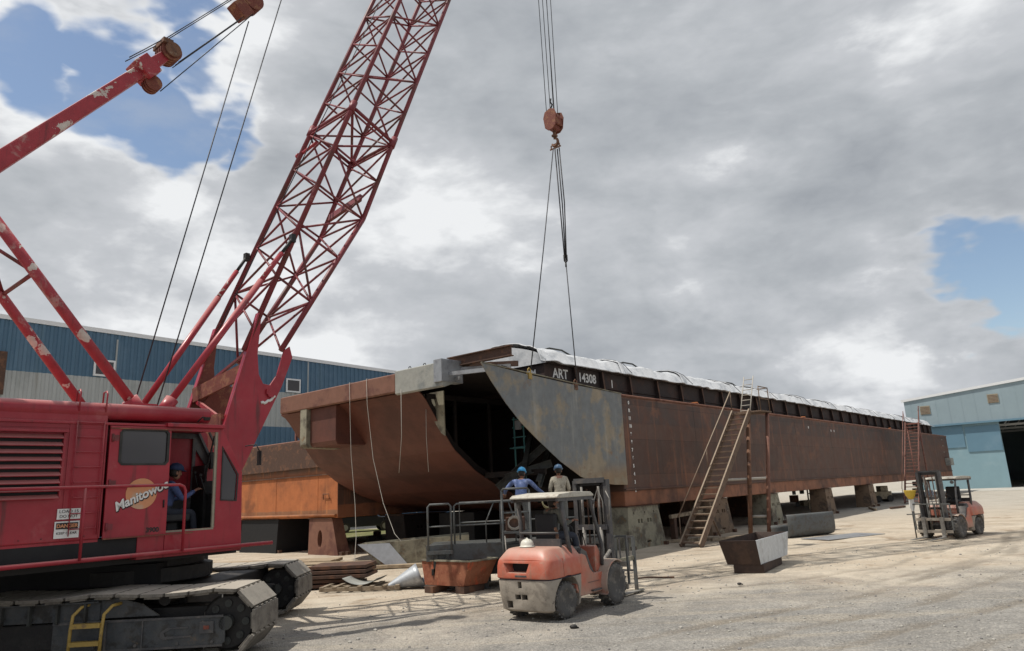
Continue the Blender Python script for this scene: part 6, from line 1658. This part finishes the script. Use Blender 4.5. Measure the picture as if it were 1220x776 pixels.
# yellow bucket with a rag on the far forklift
yb = empty('yellow_bucket', (13.15, 24.9, 1.28), 0); tag(yb, 'yellow bowl-shaped bucket hung at the left of the far forklift mast', 'bucket')
m = MB(); m.sm = True; m.lathe([(.02,0),(.08,0),(.15,.12),(.19,.26),(.2,.28),(.18,.27),(.1,.06),(.02,.05)], (0,0,0), 'z', 20); m.build('bowl', mat('bucket_yellow', (.62,.44,.06), rough=.5), yb)
m = MB(); m.prism([(-.08,-.02),(.08,0),(.1,-.2),(.03,-.42),(-.03,-.4),(-.09,-.25)], 'y', -.02, .02); m.build('rag', M['white'], yb, bevel=.01)
m = MB(); m.tube((.0,.05,-1.27),(.0,.05,.0),.022,8); m.tube((-.2,.05,-.5),(.3,.05,-.5),.02,6); m.build('stand_pole', M['rail_grey'], yb)

# ------------------------------------------------------------------ background seen under and between the barges
g = MB(); g.add([(-28,41,.012),(2,37,.012),(6,49,.012),(-26,56,.012)],[(0,1,2,3)]); tag(g.build('grass_verge', M['grass'], None), kind='structure')
def junk(label, loc, rz, boxes, mts, name='scrap_pile', cat='scrap pile'):
    r = empty(name, loc, rz); tag(r, label, cat, None)
    for nm, (c, s_, rot), mt_ in zip(['pallet_load','drum','crate','frame','sheet','pipe_bundle','box','rack','bag']*4, boxes, mts):
        m = MB(); m.box(c, s_, Matrix.Rotation(rot,3,'Z')); m.build(nm, M[mt_], r, bevel=.03)
    return r
def rj(n, w_, h_, seed):
    q = random.Random(seed); out = []; mm = []
    for i in range(n):
        sz = (q.uniform(.2,.7), q.uniform(.2,.6), q.uniform(.15,.6)); x = q.uniform(-w_/2,w_/2); z = q.uniform(0, h_-.3) if i > n//3 else 0
        out.append(((x,q.uniform(-.3,.3),z+sz[2]/2), sz, q.uniform(0,3))); mm.append(q.choice(['junk_tan','light_box','rust_dark','rail_grey','wood','junk_tan','rust_mid','white']))
    return out, mm
b_, mm = rj(16, 2.6, 1.9, 3); junk('pile of pale machinery scrap seen under the orange barge left of the brown stand', (-13.2, 41.5, 0), .2, b_, mm)
b_, mm = rj(14, 2.2, 1.9, 5); junk('pale scrap seen through the gap right of the brown stand', (-6.6, 38.5, 0), .1, b_, mm)
b_, mm = rj(12, 2.4, 1.6, 8); junk('heap of colourful parts beyond the barge behind the near stairway', (13.0, 50.0, 0), .1, b_, mm)
b_, mm = rj(14, 3.4, 1.7, 11); junk('row of scrap crates beyond the barge right of the leaning posts', (22.5, 56.0, 0), .1, b_, mm)
b_, mm = rj(10, 2.6, 1.8, 14); junk('yellowish machine parts beyond the barge near the far stairway', (35.5, 66.0, 0), .1, b_, mm)
r = empty('bollard_post', (-12.3, 46.0, 0)); tag(r, 'dark steel post on the grass beyond the orange barge', 'post')
m = MB(); m.tube((0,0,0),(0,0,1.6),.16,12); m.build('pipe', M['black'], r); m = MB(); m.lathe([(.2,1.6),(.2,1.66),(.02,1.7)],(0,0,0),'z',14); m.build('cap', M['rust_dark'], r)
# parked pickup far away
def car(label, loc, rz, mt_):
    r = empty('parked_car', loc, rz); tag(r, label, 'car', None)
    m = MB(); m.prism([(-2.1,.35),(2.1,.35),(2.15,.7),(1.9,.85),(.9,.95),(.45,1.4),(-1.3,1.42),(-1.9,.95),(-2.15,.85)], 'y', -.85, .85); m.build('body', M[mt_], r, bevel=.06)
    m = MB(); m.prism([(.85,.97),(.42,1.36),(-1.25,1.38),(-1.75,.97)], 'y', -.86, .86); m.build('window', M['glass'], r)
    for x in (-1.3,1.3):
        for y in (-.8,.8):
            m = MB(); m.lathe([(.2,-.1),(.33,-.1),(.33,.1),(.2,.1)], (x,y,.33), 'y', 20); w_ = m.build('wheel', M['black_rubber'], r)
            m = MB(); m.lathe([(.19,-.11),(.19,.11)], (x,y,.33), 'y', 14); m.build('rim', M['steel'], w_)
    return r
car('dark car parked by the blue warehouse, seen under the orange barge', (-10.6, 49.5, 0), R(20), 'car_dark')
car('white car parked far beyond the barge, seen left of the leaning posts', (11.3, 52.0, 0), R(10), 'white')
r = empty('open_ladder', (20.0, 50.0, 0), 0); tag(r, 'thin upright ladder frame seen under the barge right of the leaning posts', 'ladder')
m = MB()
for x in (-.5,.5): m.bb(x-.04,x+.04,-.04,.04,0,2.4)
for z in (.4,1.0,1.6,2.2): m.bb(-.5,.5,-.03,.03,z,z+.06)
m.build('frame', M['junk_tan'], r)
# low yellow machine beyond
r = empty('yellow_machine', (27.6,56.5,0), R(10)); r.scale = (.7,.7,.7); tag(r, 'small tan machine seen below the barge left of the far stairway', 'machine')
m = MB(); m.bb(-1,1,-.5,.5,.3,1.1); m.bb(-.2,.7,-.4,.4,1.1,1.7); m.build('body', M['junk_tan'], r, bevel=.05)
for x in (-.7,.7):
    m = MB(); m.lathe([(.1,-.6),(.35,-.6),(.35,.6),(.1,.6)], (x,0,.35), 'y', 16); m.build('wheel', M['black_rubber'], r)
